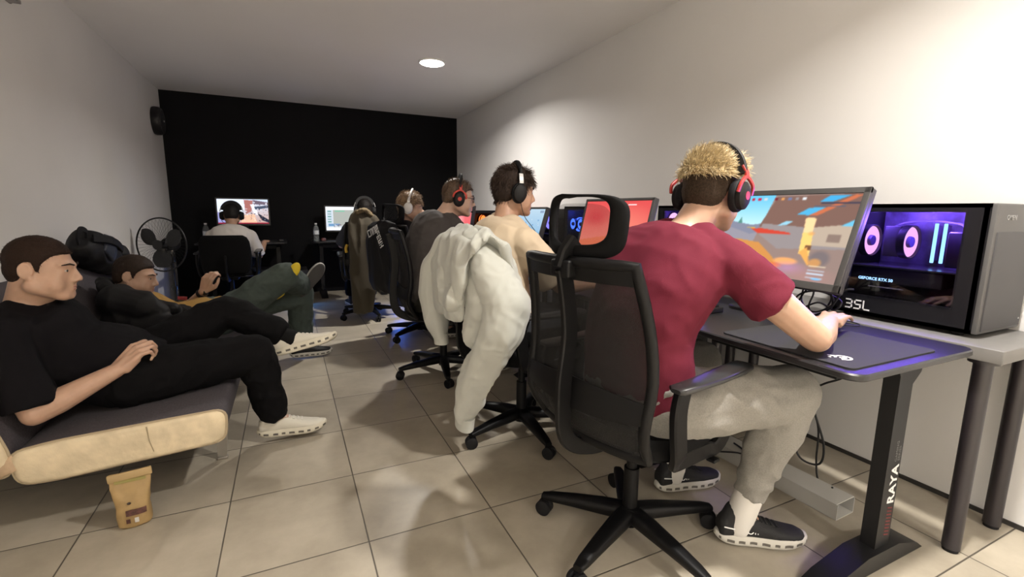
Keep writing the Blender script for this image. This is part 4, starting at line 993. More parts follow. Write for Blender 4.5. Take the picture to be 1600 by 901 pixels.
# ------------------------------------------------------------------ people
def skin(name, c): return mat(name, c, .48, nz=.07, nscale=28, sss=.12)
def ss(a, b, x): 
    t = np.clip((x-a)/(b-a), 0, 1); return t*t*(3-2*t)
def head_prims(mb, jaw=1.0, fat=0.0):
    mb.ell((0,-.012,.034), (.0755,.097,.086)); mb.ell((0,-.045,.005), (.066,.060,.066))
    mb.ell((0,.030,-.018), (.064+fat*.4,.063,.085)); mb.ell((0,.050,-.080), (.046*jaw+fat,.044,.036))
    mb.capsule((.056*jaw,-.005,-.058), (.022,.072,-.098), .024+fat, .021); mb.capsule((-.056*jaw,-.005,-.058), (-.022,.072,-.098), .024+fat, .021)
    mb.ell((0,.080,-.101), (.020,.017,.017))
    for s in (-1,1):
        mb.capsule((.012*s,.0865,.020), (.046*s,.068,.022), .0125, .012)
        mb.ell((.042*s,.060,-.022), (.024,.022,.026)); mb.ell((.038*s,.050,-.052), (.029+fat,.034,.040)); mb.ell((.052*s,.018,-.045), (.020+fat*.5,.040,.040))
        # ear
        R = Matrix.Rotation(s*math.radians(18), 4, 'Z') @ Matrix.Rotation(math.radians(-8), 4, 'X')
        mb.ell((.079*s,-.014,-.004), (.0070,.0170,.0295), R)
        e = [(.0825*s+.004*s*math.cos(a), -.016-.0155*math.cos(a)*1.05, .0+.027*math.sin(a)) for a in [math.radians(x) for x in range(-70, 200, 22)]]
        mb.chain(e, [.0048]*len(e), 8); mb.ell((.080*s,-.004,-.030), (.006,.008,.009)); mb.capsule((.077*s,.001,-.010), (.077*s,.002,.004), .006)
        mb.ell((.0305*s,.0715,.0015), (.0155,.0145,.0125))
        mb.ell((.0125*s,.099,-.037), (.0088,.011,.0085))
    mb.chain([(0,.088,.014),(0,.099,-.008),(0,.1105,-.030)], [.0095,.0095,.0120], 12)
    mb.ell((0,.084,-.052), (.026,.014,.014))
    for z, r, y in ((-.0600,.0068,.0915),(-.0735,.0076,.0905)): mb.chain([(-.0225,y-.012,z*.5-.0333),(-.010,y,z),(.010,y,z),(.0225,y-.012,z*.5-.0333)], [.0048,r,r,.0048], 10)
def hair_mesh(MH, hairline, thick, voxel=.005, rough=.0, freq=60, extra=None, smooth=3):
    mb = MB(); t = thick
    mb.ell((0,-.012,.034), (.0755+t,.097+t,.086+t)); mb.ell((0,-.045,.000), (.066+t,.060+t,.070+t)); mb.ell((0,.020,.022), (.064+t,.064+t*.6,.075+t*.6))
    if extra: extra(mb, t)
    me = blob(mb, voxel, smooth); co = get_co(me); no = get_no(me)
    ys = [h[0] for h in hairline]; zs = [h[1] for h in hairline]
    s_ = co[:,2]-np.interp(co[:,1], ys, zs)
    if rough:
        d = np.array([noise.noise(V((c[0]*freq, c[1]*freq, c[2]*freq*.6)))+.5*noise.noise(V((c[0]*freq*2.2, c[1]*freq*2.2, c[2]*freq*1.2))) for c in co])
        co = co+no*(d*rough*ss(0,.02,s_))[:,None]
    co = co-no*((t+.006)*(1-ss(-.004,.014,s_)))[:,None]
    set_co(me, co)
    bm2 = bmesh.new(); bm2.from_mesh(me); bm2.verts.ensure_lookup_table()
    bmesh.ops.delete(bm2, geom=[v for i, v in enumerate(bm2.verts) if s_[i] < -.012], context='VERTS'); bm2.to_mesh(me); bm2.free()
    me.transform(MH); me.update(); return me
SHORT = [(-.2,-.068),(-.07,-.066),(-.045,-.050),(-.030,-.020),(-.022,.022),(.0,.026),(.006,-.012),(.018,-.016),(.022,.012),(.036,.034),(.050,.050),(.070,.060),(.2,.062)]
FULL = [(-.2,-.085),(-.07,-.084),(-.045,-.072),(-.030,-.050),(-.010,-.030),(.004,-.030),(.020,-.020),(.034,.006),(.050,.028),(.070,.040),(.2,.044)]

def hand_prims(mb, w, d, up, side, curl=(.5,.5,.5,.5), spread=.10, thumb=.6, k=1.0, close=0.0):
    """w wrist, d finger direction, up back of the hand, side=+1 right hand"""
    w = V(w); d = V(d).normalized(); up = V(up); up = (up-d*up.dot(d)).normalized(); th = up.cross(d)*side
    P = lambda x, y, z: w+d*(x*k)+th*(y*k)+up*(z*k)
    ys = (.030,.010,-.011,-.030); kx = (.092,.096,.091,.082); Ls = ((.043,.026,.021),(.048,.030,.022),(.044,.028,.021),(.034,.021,.018))
    for i in range(4):
        mb.capsule(P(.008,ys[i]*.55,.0), P(kx[i],ys[i],.002), .0145*k, .0105*k, 10)
    mb.ell(P(.045,.0,-.006), (.001,.001,.001)) if False else None
    mb.capsule(P(.02,.022,-.010), P(.055,.030,-.010), .015*k, .012*k, 10); mb.capsule(P(.02,-.022,-.010), P(.065,-.026,-.008), .014*k, .011*k, 10)
    mb.capsule(P(.0,.0,0), P(.05,.0,-.002), .020*k, .019*k, 12)
    for i in range(4):
        p = P(kx[i], ys[i], .002); a = -curl[i]*.55; dirv = d+th*((1.5-i)*spread*.6); dirv.normalize(); r = (.0092,.0096,.0090,.0078)[i]*k
        for j in range(3):
            a_ = a; q = p+(dirv*math.cos(a_)+up*math.sin(a_))*(Ls[i][j]*k); mb.capsule(p, q, r*(1-.09*j), r*(1-.09*(j+1)), 10); p = q; a -= curl[i]*(.95,.75,0)[j]
    p0 = P(.016,.022,-.006); p1 = P(.050,.046+.012*(1-close),-.014-.012*close); 
    p2 = p1+(d*.80+th*(.55-.9*close)*thumb-up*.18).normalized()*(.034*k); p3 = p2+(d*.95+th*(.15-.8*close)*thumb-up*.25).normalized()*(.026*k)
    mb.chain([p0,p1,p2,p3], [.0150*k,.0120*k,.0105*k,.0085*k], 10)

def lerp(a, b, t): return V(a)*(1-t)+V(b)*t
def torso_secs(J, infl=0.0, top=True, fat=0.0, back=0.0, n0=0):
    hl, hr, sl, sr = V(J['hl']), V(J['hr']), V(J['sl']), V(J['sr']); pel = (hl+hr)/2; nk = V(J['neck'])
    mid = lerp(pel, nk, .5)+V(J.get('bend', (0,0,0)))
    pts = spline([pel, mid, nk], 6)
    side0 = (hl-hr).normalized(); side1 = (sl-sr).normalized()
    prof = [(0,.150,.108),(.10,.158,.115),(.22,.152,.112),(.36,.146,.106),(.5,.152,.108),(.64,.166,.116),(.76,.172,.116),(.86,.160,.102),(.94,.115,.080),(1.0,.064,.060)]
    S = []
    for t, a, b in prof:
        x = t*12; i = min(11, int(x)); c = pts[i].lerp(pts[i+1], x-i); d = (pts[min(i+1,12)]-pts[max(i-1,0)]).normalized()
        sd = side0.lerp(side1, t); sd = (sd-d*sd.dot(d)).normalized(); fr = d.cross(sd)*-1
        f = fat*math.exp(-((t-.28)/.22)**2)
        S.append((c+fr*f*.5, sd*(a*J.get('k',1)+infl+f*.5), fr*(b*J.get('k',1)+infl+f*.6)))
    return S
def person(name_label, J, skin_m, voxel=.005, jaw=1.0, fat=0.0, hands=True, fat_head=0.0):
    loc = V((J['hl'][0]*.5+J['hr'][0]*.5, J['hl'][1]*.5+J['hr'][1]*.5, 0))
    t = thing('person', name_label, 'person', loc, 0)
    MH = face_frame(J['head'], J['face'], J.get('up', (0,0,1)))
    k = J.get('k', 1); mb = MB()
    hb = MB(MH); hb.bm.free(); hb.bm = mb.bm; head_prims(hb, jaw, fat_head)
    nk = V(J['neck']); base = MH @ V((0,-.030,-.045)); mb.chain([nk-(base-nk)*.35, nk+(base-nk)*.3, base], [.066,.056+fat_head,.057+fat_head])
    fr_neck = MH @ V((0,.018,-.075)); mb.capsule(nk+(fr_neck-nk)*.15, fr_neck, .040, .038+fat_head)
    mb.loft(torso_secs(J, 0, fat=fat), n=22, e=2.3)
    for s in 'lr':
        sh, el, wr = V(J['s'+s]), V(J['e'+s]), V(J['w'+s])
        mb.capsule(lerp(nk, sh, .35), sh, .055*k, .056*k); up_ = lerp(sh, el, .45)
        mb.chain([sh, up_, el], [.053*k,.049*k,.040*k]); fa = lerp(el, wr, .28); mb.chain([el, fa, lerp(el, wr, .7), wr], [.039*k,.0425*k,.033*k,.0265*k])
        d = J.get('hd'+s) or (wr-el); u = J.get('hu'+s, (0,0,1))
        hk = J.get('hk'+s, {}); hand_prims(mb, wr, d, u, 1 if s == 'r' else -1, k=k, **hk)
        hp, kn, an = V(J['h'+s]), V(J['k'+s]), V(J['a'+s])
        mb.chain([hp, lerp(hp, kn, .5), kn], [.088*k,.074*k,.056*k]); mb.chain([kn, lerp(kn, an, .3), lerp(kn, an, .75), an], [.054*k,.056*k,.040*k,.036*k])
        td = V(J['t'+s]).normalized(); mb.chain([an, an+td*.07*k+V(J.get('tn'+s, (0,0,-1)))*.045, an+td*.13*k+V(J.get('tn'+s, (0,0,-1)))*.06], [.036,.033,.026])
    MI = np.array(MH.inverted())
    def region(co):
        q = co @ MI[:3,:3].T+MI[:3,3]; x = np.abs(q[:,0]); y = q[:,1]; z = q[:,2]
        w_ = ss(-.20,-.14,z)*(1-ss(.15,.2,z))*(1-ss(.066,.074,x)*ss(-.05,-.04,z)*(1-ss(.03,.04,z)))*(1-.72*ss(.090,.099,y)*(x < .03))*(1-.75*ss(.07,.08,y)*(np.abs(z+.066) < .013)*(x < .026))
        return w_*(np.abs(q) .max(1) < .2)
    me = blob(mb, voxel, 3, .5, region, 14 if voxel < .0055 else 8)
    obj('body', me, skin_m, t, world=True)
    return t, MH
def eyes(t, MH, iris=(.03,.035,.03)):
    for s in (-1,1):
        mb = MB(MH); mb.ell((.0305*s,.0770,.0010), (.0105,.0098,.0055)); e = obj('eye', mb, mat('eye_white', (.42,.37,.34), .3), t, world=True)
        mb = MB(MH); mb.ell((.0318*s,.0860,.0012), (.0052,.0022,.0050)); obj('iris', mb, mat('dark_iris', iris, .15), e, world=True)
def brows(t, MH, m):
    for s in (-1,1):
        mb = MB(MH); mb.chain([(.013*s,.0985,.0225),(.031*s,.0925,.0275),(.050*s,.0765,.0225)], [.0028,.0034,.0018], 8); obj('eyebrow', mb, m, t, world=True)
def lips(t, MH):
    mb = MB(MH); mb.chain([(-.020,.0835,-.0645),(-.008,.0960,-.0625),(.008,.0960,-.0625),(.020,.0835,-.0645)], [.0016,.0032,.0032,.0016], 8); mb.chain([(-.018,.083,-.0680),(-.007,.0950,-.0715),(.007,.0950,-.0715),(.018,.083,-.0680)], [.0016,.0038,.0038,.0016], 8)
    obj('lips', mb, mat('lip_pink', (.36,.15,.12), .42), t, world=True)
def shirt(t, J, m, name='t_shirt', infl=.016, sleeve=.55, sr=.066, cuff=.070, voxel=.008, fat=0.0, amp=.010, freq=6.5, seed=1, long=False, hem=None, collar=True):
    mb = MB(); S = torso_secs(J, infl, fat=fat); k = J.get('k', 1)
    c, a, b = S[-1]; nk = V(J['neck']); 
    S[-1] = (c, a.normalized()*(.080), b.normalized()*(.075)); mb.loft(S, n=26, e=2.4)
    if hem:
        p, a, b = S[0]; d = (S[1][0]-S[0][0]).normalized(); mb.loft([(p-d*hem, a*1.02, b*1.04), (p+d*.05, a*1.0, b*1.0)], n=26, e=2.4)
    for s in 'lr':
        sh, el, wr = V(J['s'+s]), V(J['e'+s]), V(J['w'+s])
        mb.capsule(lerp(nk, sh, .26)-V((0,0,.010)), sh, .072*k, (.061+infl*.3)*k)
        if long:
            mb.chain([sh, lerp(sh, el, .5), el], [sr, sr*.95, sr*.86]); e2 = lerp(el, wr, .95); mb.chain([el, lerp(el, wr, .5)], [sr*.86, sr*.72]); mb.cyl(lerp(el, wr, .5), e2, sr*.72, sr*.60)
        else:
            if sleeve > 1:
                mb.chain([sh, lerp(sh, el, .5), el], [sr, sr*.96, sr*.92]); a_ = el; b_ = lerp(el, wr, sleeve-1); mb.cyl(a_, b_, sr*.92, cuff)
            else:
                a_ = lerp(sh, el, sleeve*.25); b_ = lerp(sh, el, sleeve); mb.capsule(sh, a_, sr, sr); mb.cyl(a_, b_, sr, cuff, n=20)
    me = blob(mb, voxel, 4); wrinkle(me, amp, freq, (1,1,.7), seed=seed); wrinkle(me, amp*.3, freq*2.6, seed=seed+5)
    return obj(name, me, m, t, world=True)
def trousers(t, J, m, infl=.020, voxel=.008, amp=.010, seed=2, cuff=.050, end=.93, knee=.072, fat=0.0, shin=.066, freq=8):
    mb = MB(); S = torso_secs(J, infl*.8, fat=fat)[:4]; mb.loft(S[:3], n=24, e=2.4); k = J.get('k', 1)
    hl, hr = V(J['hl']), V(J['hr']); mb.capsule(hl, hr, .108*k, .108*k)
    for s in 'lr':
        hp, kn, an = V(J['h'+s]), V(J['k'+s]), V(J['a'+s])
        mb.chain([hp, lerp(hp, kn, .5), kn], [.100*k+infl*.3, .086*k+infl*.5, knee]); e = lerp(kn, an, end)
        mb.capsule(kn, lerp(kn, an, .35), knee, shin); mb.capsule(lerp(kn, an, .35), lerp(kn, an, end-.16), shin, cuff+.010); mb.cyl(lerp(kn, an, end-.16), e, cuff+.010, cuff, n=20)
    me = blob(mb, voxel, 4); wrinkle(me, amp, freq, (.8,.8,1.1), seed=seed); wrinkle(me, amp*.35, freq*2.4, seed=seed+3)
    return obj('trousers', me, m, t, world=True)
def shoe(t, an, d, n, upper_m, sole_m, lace_m, L=.285, W=.050, clouds=True, logo=None, sole2=None):
    """an: ankle, d: toe direction, n: up from the sole. Sole plane .10 below the ankle"""
    d = V(d).normalized(); n = V(n); n = (n-d*n.dot(d)).normalized(); sd = n.cross(d); o = V(an)-n*.088-d*.060
    M = basis(o, d, sd, n)                      # x toe, y left, z up
    mb = MB(M); S = []
    for x, w_, h_, zc in ((-.012,.026,.026,.052),(.0,.034,.038,.058),(.04,.037,.044,.062),(.085,.038,.042,.062),(.13,.041,.033,.052),(.18,.046,.024,.044),(.225,.043,.019,.039),(.255,.037,.019,.036),(L-.010,.020,.010,.034)): S.append(((x,0,zc), (0,w_,0), (0,0,h_)))
    mb.loft(S, n=24, e=2.3); mb.capsule((.03,0,.08), (.045,0,.108), .036, .038)
    me = blob(mb, .005, 3); u = obj('shoe', me, upper_m, t, world=True)
    mb = MB(M)
    def outline(k, z):
        P = []
        for i in range(120):
            a = 2*PI*i/120; x = L*.5-.012+math.cos(a)*(L*.5+.004)*k; w_ = (.044+.010*ss(-.2,.9,np.cos(a))-.006*math.exp(-((x-.10)/.05)**2))*k
            rise = .013*max(0,(x-.20)/.085)**2+.010*max(0,(.02-x)/.04)**2
            w_ *= 1+(.035*math.cos(2*PI*x/.038) if clouds and .004 < z < .025 else 0)
            P.append((x, math.copysign(abs(math.sin(a))**.85, math.sin(a))*w_, z+rise))
        return P
    mb.rings([outline(.93,.0), outline(1.0,.005), outline(1.045,.011), outline(1.045,.021), outline(1.02,.030), outline(.96,.036)])
    MI = M.inverted(); me = mb.mesh('sole'); so = obj('sole', me, [sole_m, sole2 or mat('sole_hollow', (.11,.10,.085), .8)], u, world=True)
    MI = MI @ WM[t.name]
    for f in me.polygons:
        q = MI @ f.center; r = .013*max(0,(q.x-.20)/.085)**2+.010*max(0,(.02-q.x)/.04)**2
        if sole2: f.material_index = 1 if q.z-r < .004 else 0
        elif clouds and .0105 < q.z-r < .0215 and abs(q.y) > .02 and ((q.x+.006)/.038) % 1 > .42: f.material_index = 1
    from mathutils.bvhtree import BVHTree
    um = u.data; bv = BVHTree.FromPolygons([v.co for v in um.vertices], [p.vertices for p in um.polygons]); W0 = WM[t.name].inverted() @ M
    def on_top(x, y):
        h = bv.ray_cast(W0 @ V((x,y,.25)), (W0.to_3x3() @ V((0,0,-1))).normalized())
        return (W0.inverted() @ h[0])+V((0,0,.0012)) if h[0] is not None else V((x,y,.07))
    mb = MB(M)
    for k in range(6):
        x = .088+k*.0185; w_ = .021
        for sg in (-1,1): mb.tube([on_top(x+sg*.006*(q/6-.5), -w_+2*w_*q/6) for q in range(7)], .0026, 6)
    obj('laces', mb, lace_m, u, world=True)
    if logo:
        for s_ in (-1,1):
            me = text_mesh('On', .030, .0006, 1.0); mm = basis((.072 if s_ < 0 else .115, s_*.0395, .050), (-s_*1.0 if s_ > 0 else 1,0,0), (0,.25*-s_,.97), (0,s_*.97,.25)); me.transform(M @ mm); obj('side_logo', me, logo, u, world=True, smooth=False)
        mb = MB(M)
        for s_ in (-1,1): mb.tube([(-.004,s_*.036,.070),(.03,s_*.040,.066)], .0022, 6)
        obj('heel_stripe', mb, logo, u, world=True)
    return u
def sock(t, kn, an, m, f=.16, r=.041):
    a = V(an); d = (V(kn)-a).normalized(); L = (V(kn)-a).length
    obj('sock', MB().chain([a-d*.03, a+d*L*f], [r,r*.98], 18), m, t, world=True)

def headset(label, MH, shell, yoke, band=None, cush=None, mic=True, slim=False, scale=1.0):
    t = thing('headset', label, 'headset', M=MH.copy(), group='headsets worn by the players')
    band = band or shell; cush = cush or bkm
    R = .098
    pts = [(R*math.sin(a)*.98, -.018+.012*math.cos(a), .028+(.112)*math.cos(a)) for a in [math.radians(x) for x in range(-78, 79, 6)]]
    obj('headband', MB().tube(pts, 0, flat=(.040 if not slim else .030, .012, (0,1,0))), band, t)
    for s in (-1,1):
        y0, zc = -.010, -.012
        mb = MB(); L = []
        for x, k in ((.078,.92),(.084,1.0),(.096,1.0),(.100,.94)): L.append([(x*s, y0+.038*k*math.cos(2*PI*i/32), zc+.050*k*math.sin(2*PI*i/32)) for i in range(32)])
        mb.rings(L); cp = obj('ear_cushion', mb, cush, t)
        mb = MB(); L = []
        for x, k in ((.098,.84),(.104,.90),(.114,.86),(.120,.66),(.122,.30)): L.append([(x*s, y0+.038*k*math.cos(2*PI*i/32), zc+.048*k*math.sin(2*PI*i/32)) for i in range(32)])
        mb.rings(L); c_ = obj('ear_cup', mb, shell, t)
        if yoke:
            mb = MB(); mb.tube(spline([(.112*s,y0-.043,-.006),(.116*s,y0-.036,.022),(.112*s,y0,.044),(.116*s,y0+.036,.022),(.112*s,y0+.043,-.006)], 6), 0, flat=(.011,.008,(s,0,0))); mb.tube(spline([(.112*s,y0,.040),(.110*s,y0-.001,.058),(.099*s,-.012,.078)], 5), 0, flat=(.020,.007,(s,0,.3)))
            obj('yoke', mb, yoke, t)
            mb = MB(); mb.lathe([(.0,.1222),(.013,.1222),(.013,.1232),(.0,.1232)], (0,y0,zc), (s,0,0), 20); obj('cup_emblem', mb, yoke, c_)
        else:
            mb = MB(); mb.tube(spline([(.114*s,y0-.002,.034),(.110*s,y0-.004,.056),(.099*s,-.014,.080)], 5), 0, flat=(.022,.007,(s,0,.3))); obj('slider', mb, mat('silver_slider', (.5,.5,.5), .35, metal=.7), t)
    if mic: obj('microphone_boom', MB().tube(spline([(-.108,.01,-.045),(-.105,.05,-.075),(-.085,.095,-.082),(-.05,.112,-.078)]), .0028).capsule((-.052,.112,-.078), (-.038,.114,-.077), .006), bkm, t)
    return t

def strands(MH, hairline, n, length, flow, base=.006, r=.0013, skip=None, thick=0.0, lift=.5, wave=.0):
    """many short tapered hair strands rooted on the scalp; flow(n, q) gives the combing direction"""
    mb = MB(); ys = [h[0] for h in hairline]; zs = [h[1] for h in hairline]; made = 0
    vs, fs = [], []
    while made < n:
        u = random.uniform(-1, 1); a = random.uniform(0, 2*PI); w_ = math.sqrt(1-u*u); nn = V((w_*math.cos(a), w_*math.sin(a), u))
        q = V((nn.x*(.0755+thick), nn.y*(.097+thick)-.012, nn.z*(.086+thick)+.034))
        if q.z < -.03: q = V((nn.x*(.066+thick), nn.y*(.060+thick)-.045, nn.z*(.070+thick)))
        if q.z < np.interp(q.y, ys, zs)+.004: continue
        if skip and skip(q): continue
        made += 1
        d0 = (nn*lift+V((random.gauss(0,.22), random.gauss(0,.22), random.gauss(0,.22)))).normalized(); f = flow(nn, q)
        l = length(q)*random.uniform(.65,1.2); p = q-nn*.004; pts = [p]; d = d0
        for k in range(4):
            d = (d*.62+f*.55+V((random.gauss(0,wave), random.gauss(0,wave), random.gauss(0,wave)))).normalized()
            if d.dot(nn) < .04: d = (d-nn*(d.dot(nn)-.04)).normalized()
            p = p+d*l/4; pts.append(p)
        sd = d0.cross(nn+V((.01,.02,.03))).normalized() if d0.cross(nn).length > 1e-4 else V((1,0,0))
        b0 = len(vs)
        for k, pp in enumerate(pts):
            rr = r*(1-.8*k/4); s2 = sd.cross((pts[min(k+1,4)]-pts[max(k-1,0)]).normalized())
            for c in (sd*rr, (s2*.87-sd*.5)*rr, (-s2*.87-sd*.5)*rr): vs.append(tuple(MH @ (pp+c)))
        for k in range(4):
            for j in range(3):
                i0 = b0+3*k+j; i1 = b0+3*k+(j+1) % 3; fs.append((i0, i1, i1+3, i0+3))
        fs.append((b0+12, b0+13, b0+14))
    me = bpy.data.meshes.new('strands'); me.from_pydata(vs, [], fs); me.update(); return me
def add_strands(p, MH, m, *a, **k):
    o = obj('hair_strands', strands(MH, *a, **k), m, p, world=True, smooth=False); o['kind'] = 'stuff'; return o
# ------------------------------------------------------------------ the cast
SK1 = skin('skin_fair', (.46,.285,.20)); SK2 = skin('skin_warm', (.46,.27,.18)); SK3 = skin('skin_pale', (.55,.36,.27))
blk_tee = mat('black_tee_cotton', (.0050,.0045,.0058), .9, spec=.12, bump=.15, bscale=600)
blk_trs = mat('black_trouser_cloth', (.0038,.0036,.0042), .9, spec=.12, bump=.15, bscale=500)
hair_br = mat('dark_brown_hair', (.020,.011,.007), .6, spec=.25, nz=.5, nscale=180, bump=.5, bscale=400)
hair_md = mat('mid_brown_hair', (.085,.050,.028), .5, nz=.5, nscale=120, bump=.5, bscale=300)
hair_bk = mat('near_black_hair', (.008,.006,.005), .6, spec=.25, nz=.5, nscale=150, bump=.5, bscale=300)
hair_bl = mat('blond_hair', (.46,.36,.20), .5, nz=.45, nscale=120, bump=.5, bscale=300)
cream_up = mat('cream_shoe_knit', (.60,.57,.49), .7, bump=.3, bscale=500); cream_sole = mat('cream_sole', (.58,.54,.44), .55); cream_lace = mat('cream_lace', (.66,.63,.56), .6)
black_up = mat('black_shoe_knit', (.010,.010,.011), .75, bump=.3, bscale=500); white_sole = mat('off_white_sole', (.52,.50,.45), .55); black_lace = mat('black_lace', (.018,.018,.019), .6)
white_sock = mat('white_sock', (.66,.64,.60), .85, bump=.3, bscale=700)
logo_w = mat('white_logo_print', (.8,.8,.8), .6)

# --- person at the front desk: maroon shirt
J = dict(head=(1.235,1.115,1.205), face=(.93,.22,-.10), neck=(1.135,1.115,1.075), sl=(1.075,1.315,1.005), sr=(1.160,.940,.985),
  el=(1.33,1.50,.80), er=(1.335,.795,.795), wl=(1.47,1.50,.785), wr=(1.575,.905,.798), hl=(.985,1.215,.565), hr=(.995,1.03,.56), bend=(-.085,.0,.0),
  kl=(1.40,1.27,.575), kr=(1.415,.905,.575), al=(1.385,1.335,.098), ar=(1.365,.998,.098), tl=(.98,-.17,0), tr=(.87,-.49,0),
  hdr=(.93,.34,.04), hur=(0,0,1), hkr=dict(curl=(.26,.22,.22,.26), spread=.16, thumb=.6), hdl=(.95,-.2,-.05), hkl=dict(curl=(.4,.4,.4,.4)), k=1.03)
p, MH = person('person in a maroon t-shirt and grey joggers sitting at the front desk with red-and-black headset', J, SK1, .0045)
maroon = mat('maroon_tee_cotton', (.120,.0125,.027), .85, spec=.2, bump=.15, bscale=500)
shirt(p, J, maroon, infl=.020, sleeve=.50, sr=.068, cuff=.076, amp=.013, freq=6, seed=21)
grey_j = mat('grey_marl_joggers', (.235,.225,.205), .92, nz=.14, nscale=260, bump=.2, bscale=600)
trousers(p, J, grey_j, infl=.030, knee=.088, shin=.078, cuff=.047, end=.80, amp=.012, seed=31, freq=9)
obj('waist_cord', MB().tube(spline([(1.10,.96,.60),(1.135,.95,.575),(1.13,.945,.55),(1.11,.95,.575)]), .0035), bkm, p, world=True)
for s in 'lr':
    sock(p, J['k'+s], J['a'+s], white_sock, .26, .0475); shoe(p, J['a'+s], J['t'+s], (0,0,1), black_up, white_sole, black_lace, L=.29, logo=logo_w)
obj('hair', hair_mesh(MH, SHORT, .004, .005, .0012, 130), mat('dark_faded_hair', (.034,.022,.014), .7, spec=.15, nz=.5, nscale=220, bump=.4, bscale=500), p, world=True)
TOP = [(-.2,.036),(-.09,.038),(-.05,.040),(.0,.046),(.04,.056),(.07,.066),(.2,.07)]
def tuft(mb, t):
    for i in range(420):
        a = random.uniform(0, 2*PI); e = random.uniform(.18, 1.35); n = V((math.cos(a)*math.cos(e), math.sin(a)*math.cos(e), math.sin(e)))
        q = V((n.x*.0755, n.y*.097-.012, n.z*.086+.036)); d = (n*.7+V((random.uniform(-.5,.5), random.uniform(-.35,.5)+(.5 if q.y > .03 else 0), random.uniform(-.1,.6)))).normalized(); l = random.uniform(.010,.023)*(1 if q.z > .075 else .6)
        mb.capsule(q+n*.008, q+n*.013+d*l, .0062, .0034, 6)
    mb.ell((0,.055,.098), (.052,.035,.026))
obj('hair_top', hair_mesh(MH, TOP, .012, .0045, .004, 45, smooth=3), mat('dark_blond_hair', (.30,.215,.105), .55, nz=.5, nscale=90, bump=.6, bscale=260, spec=.2), p, world=True)
add_strands(p, MH, hair_bl, TOP, 3600, lambda q: .028+.016*(q.y > .02)+.008*(q.z > .09), lambda nn, q: V((.25, .75 if q.y > -.05 else .1, .25 if q.z > .07 else -.25)), thick=.010, r=.0016, lift=.9, wave=.12)
red_y = mat('red_anodised', (.34,.024,.02), .4); hs_bk = mat('headset_black', (.009,.0085,.0085), .62, spec=.3)
headset('red-and-black gaming headset on the blond head nearest the viewer', MH, hs_bk, red_y)

# --- second in the row: beige t-shirt
J = dict(head=(1.045,2.185,1.238), face=(.985,-.06,-.10), neck=(.985,2.165,1.095), sl=(.97,2.335,1.015), sr=(1.01,1.975,.995),
  el=(1.20,2.46,.80), er=(1.175,1.925,.785), wl=(1.40,2.40,.79), wr=(1.375,1.935,.785), hl=(.985,2.20,.56), hr=(.99,2.01,.56), bend=(-.055,0,0),
  kl=(1.40,2.25,.56), kr=(1.40,2.00,.56), al=(1.35,2.26,.098), ar=(1.37,2.0,.098), tl=(1,.1,0), tr=(1,-.1,0),
  hdr=(.98,.05,-.12), hkr=dict(curl=(.28,.26,.26,.30), spread=.14), hdl=(.95,-.15,-.05), hkl=dict(curl=(.4,.4,.4,.4)), k=.98)
p, MH = person('person in a beige t-shirt with curly dark hair sitting at the second desk', J, SK2, .005)
shirt(p, J, mat('beige_tee_cotton', (.62,.50,.36), .85, bump=.15, bscale=500), infl=.024, sleeve=.84, sr=.074, cuff=.088, amp=.016, freq=5.5, seed=41, hem=.05)
trousers(p, J, mat('dark_jeans', (.020,.022,.028), .85), seed=42, cuff=.06)
for s in 'lr': shoe(p, J['a'+s], J['t'+s], (0,0,1), black_up, white_sole, black_lace)
def curls(mb, t):
    for i in range(120):
        a = random.uniform(0, 2*PI); e = random.uniform(-.25, 1.4); n = V((math.cos(a)*math.cos(e), math.sin(a)*math.cos(e), math.sin(e)))
        q = V((n.x*.076, n.y*.097-.014, n.z*.087+.033)); 
        if q.y > .045 and q.z < .06: continue
        mb.ell(q+n*.010, (.011,.011,.008), n=8, m=6)
obj('hair', hair_mesh(MH, FULL, .012, .0045, .005, 34, smooth=4), hair_br, p, world=True)
add_strands(p, MH, mat('brown_hair_strands', (.034,.018,.011), .5, spec=.3), FULL, 3200, lambda q: .024+.012*(q.y > .03), lambda nn, q: V((nn.x*.3, .35 if q.y > .03 else -.25, -.75 if q.z < .09 else -.1)), thick=.010, r=.0017, lift=.28, wave=.10)
eyes(p, MH); brows(p, MH, hair_br); lips(p, MH)
headset('black headset with silver sliders on the dark curly head above the beige t-shirt', MH, hs_bk, None, slim=True)
cable('thin black headset lead hanging beside the neck of the beige t-shirt person', [tuple(MH@V((.10,.0,-.055))), tuple(MH@V((.085,.035,-.12))), (1.10,2.05,1.04), (1.16,1.99,.90)], .0018)

# --- third in the row: dark grey t-shirt, glasses
J = dict(head=(1.045,3.05,1.225), face=(.95,-.16,-.14), neck=(.955,3.075,1.105), sl=(.91,3.24,1.005), sr=(1.015,2.885,.965),
  el=(1.16,3.36,.80), er=(1.22,2.82,.79), wl=(1.38,3.30,.79), wr=(1.40,2.95,.785), hl=(.80,3.21,.56), hr=(.81,3.02,.56), bend=(-.065,0,-.01),
  kl=(1.24,3.25,.56), kr=(1.24,3.0,.56), al=(1.22,3.26,.098), ar=(1.2,3.0,.098), tl=(1,.1,0), tr=(1,-.1,0), k=1.06,
  hdr=(.98,.05,-.12), hdl=(.95,-.15,-.05))
p, MH = person('person in a dark grey t-shirt with glasses and red headset leaning to the third desk', J, SK3, .006, fat=.02, fat_head=.006)
shirt(p, J, mat('dark_grey_tee', (.052,.045,.043), .85, bump=.15, bscale=500), infl=.024, sleeve=.75, sr=.078, cuff=.085, amp=.012, freq=6, seed=51, fat=.02)
trousers(p, J, mat('dark_olive_trousers', (.022,.020,.014), .85), seed=52, cuff=.06)
for s in 'lr': shoe(p, J['a'+s], J['t'+s], (0,0,1), black_up, white_sole, black_lace)
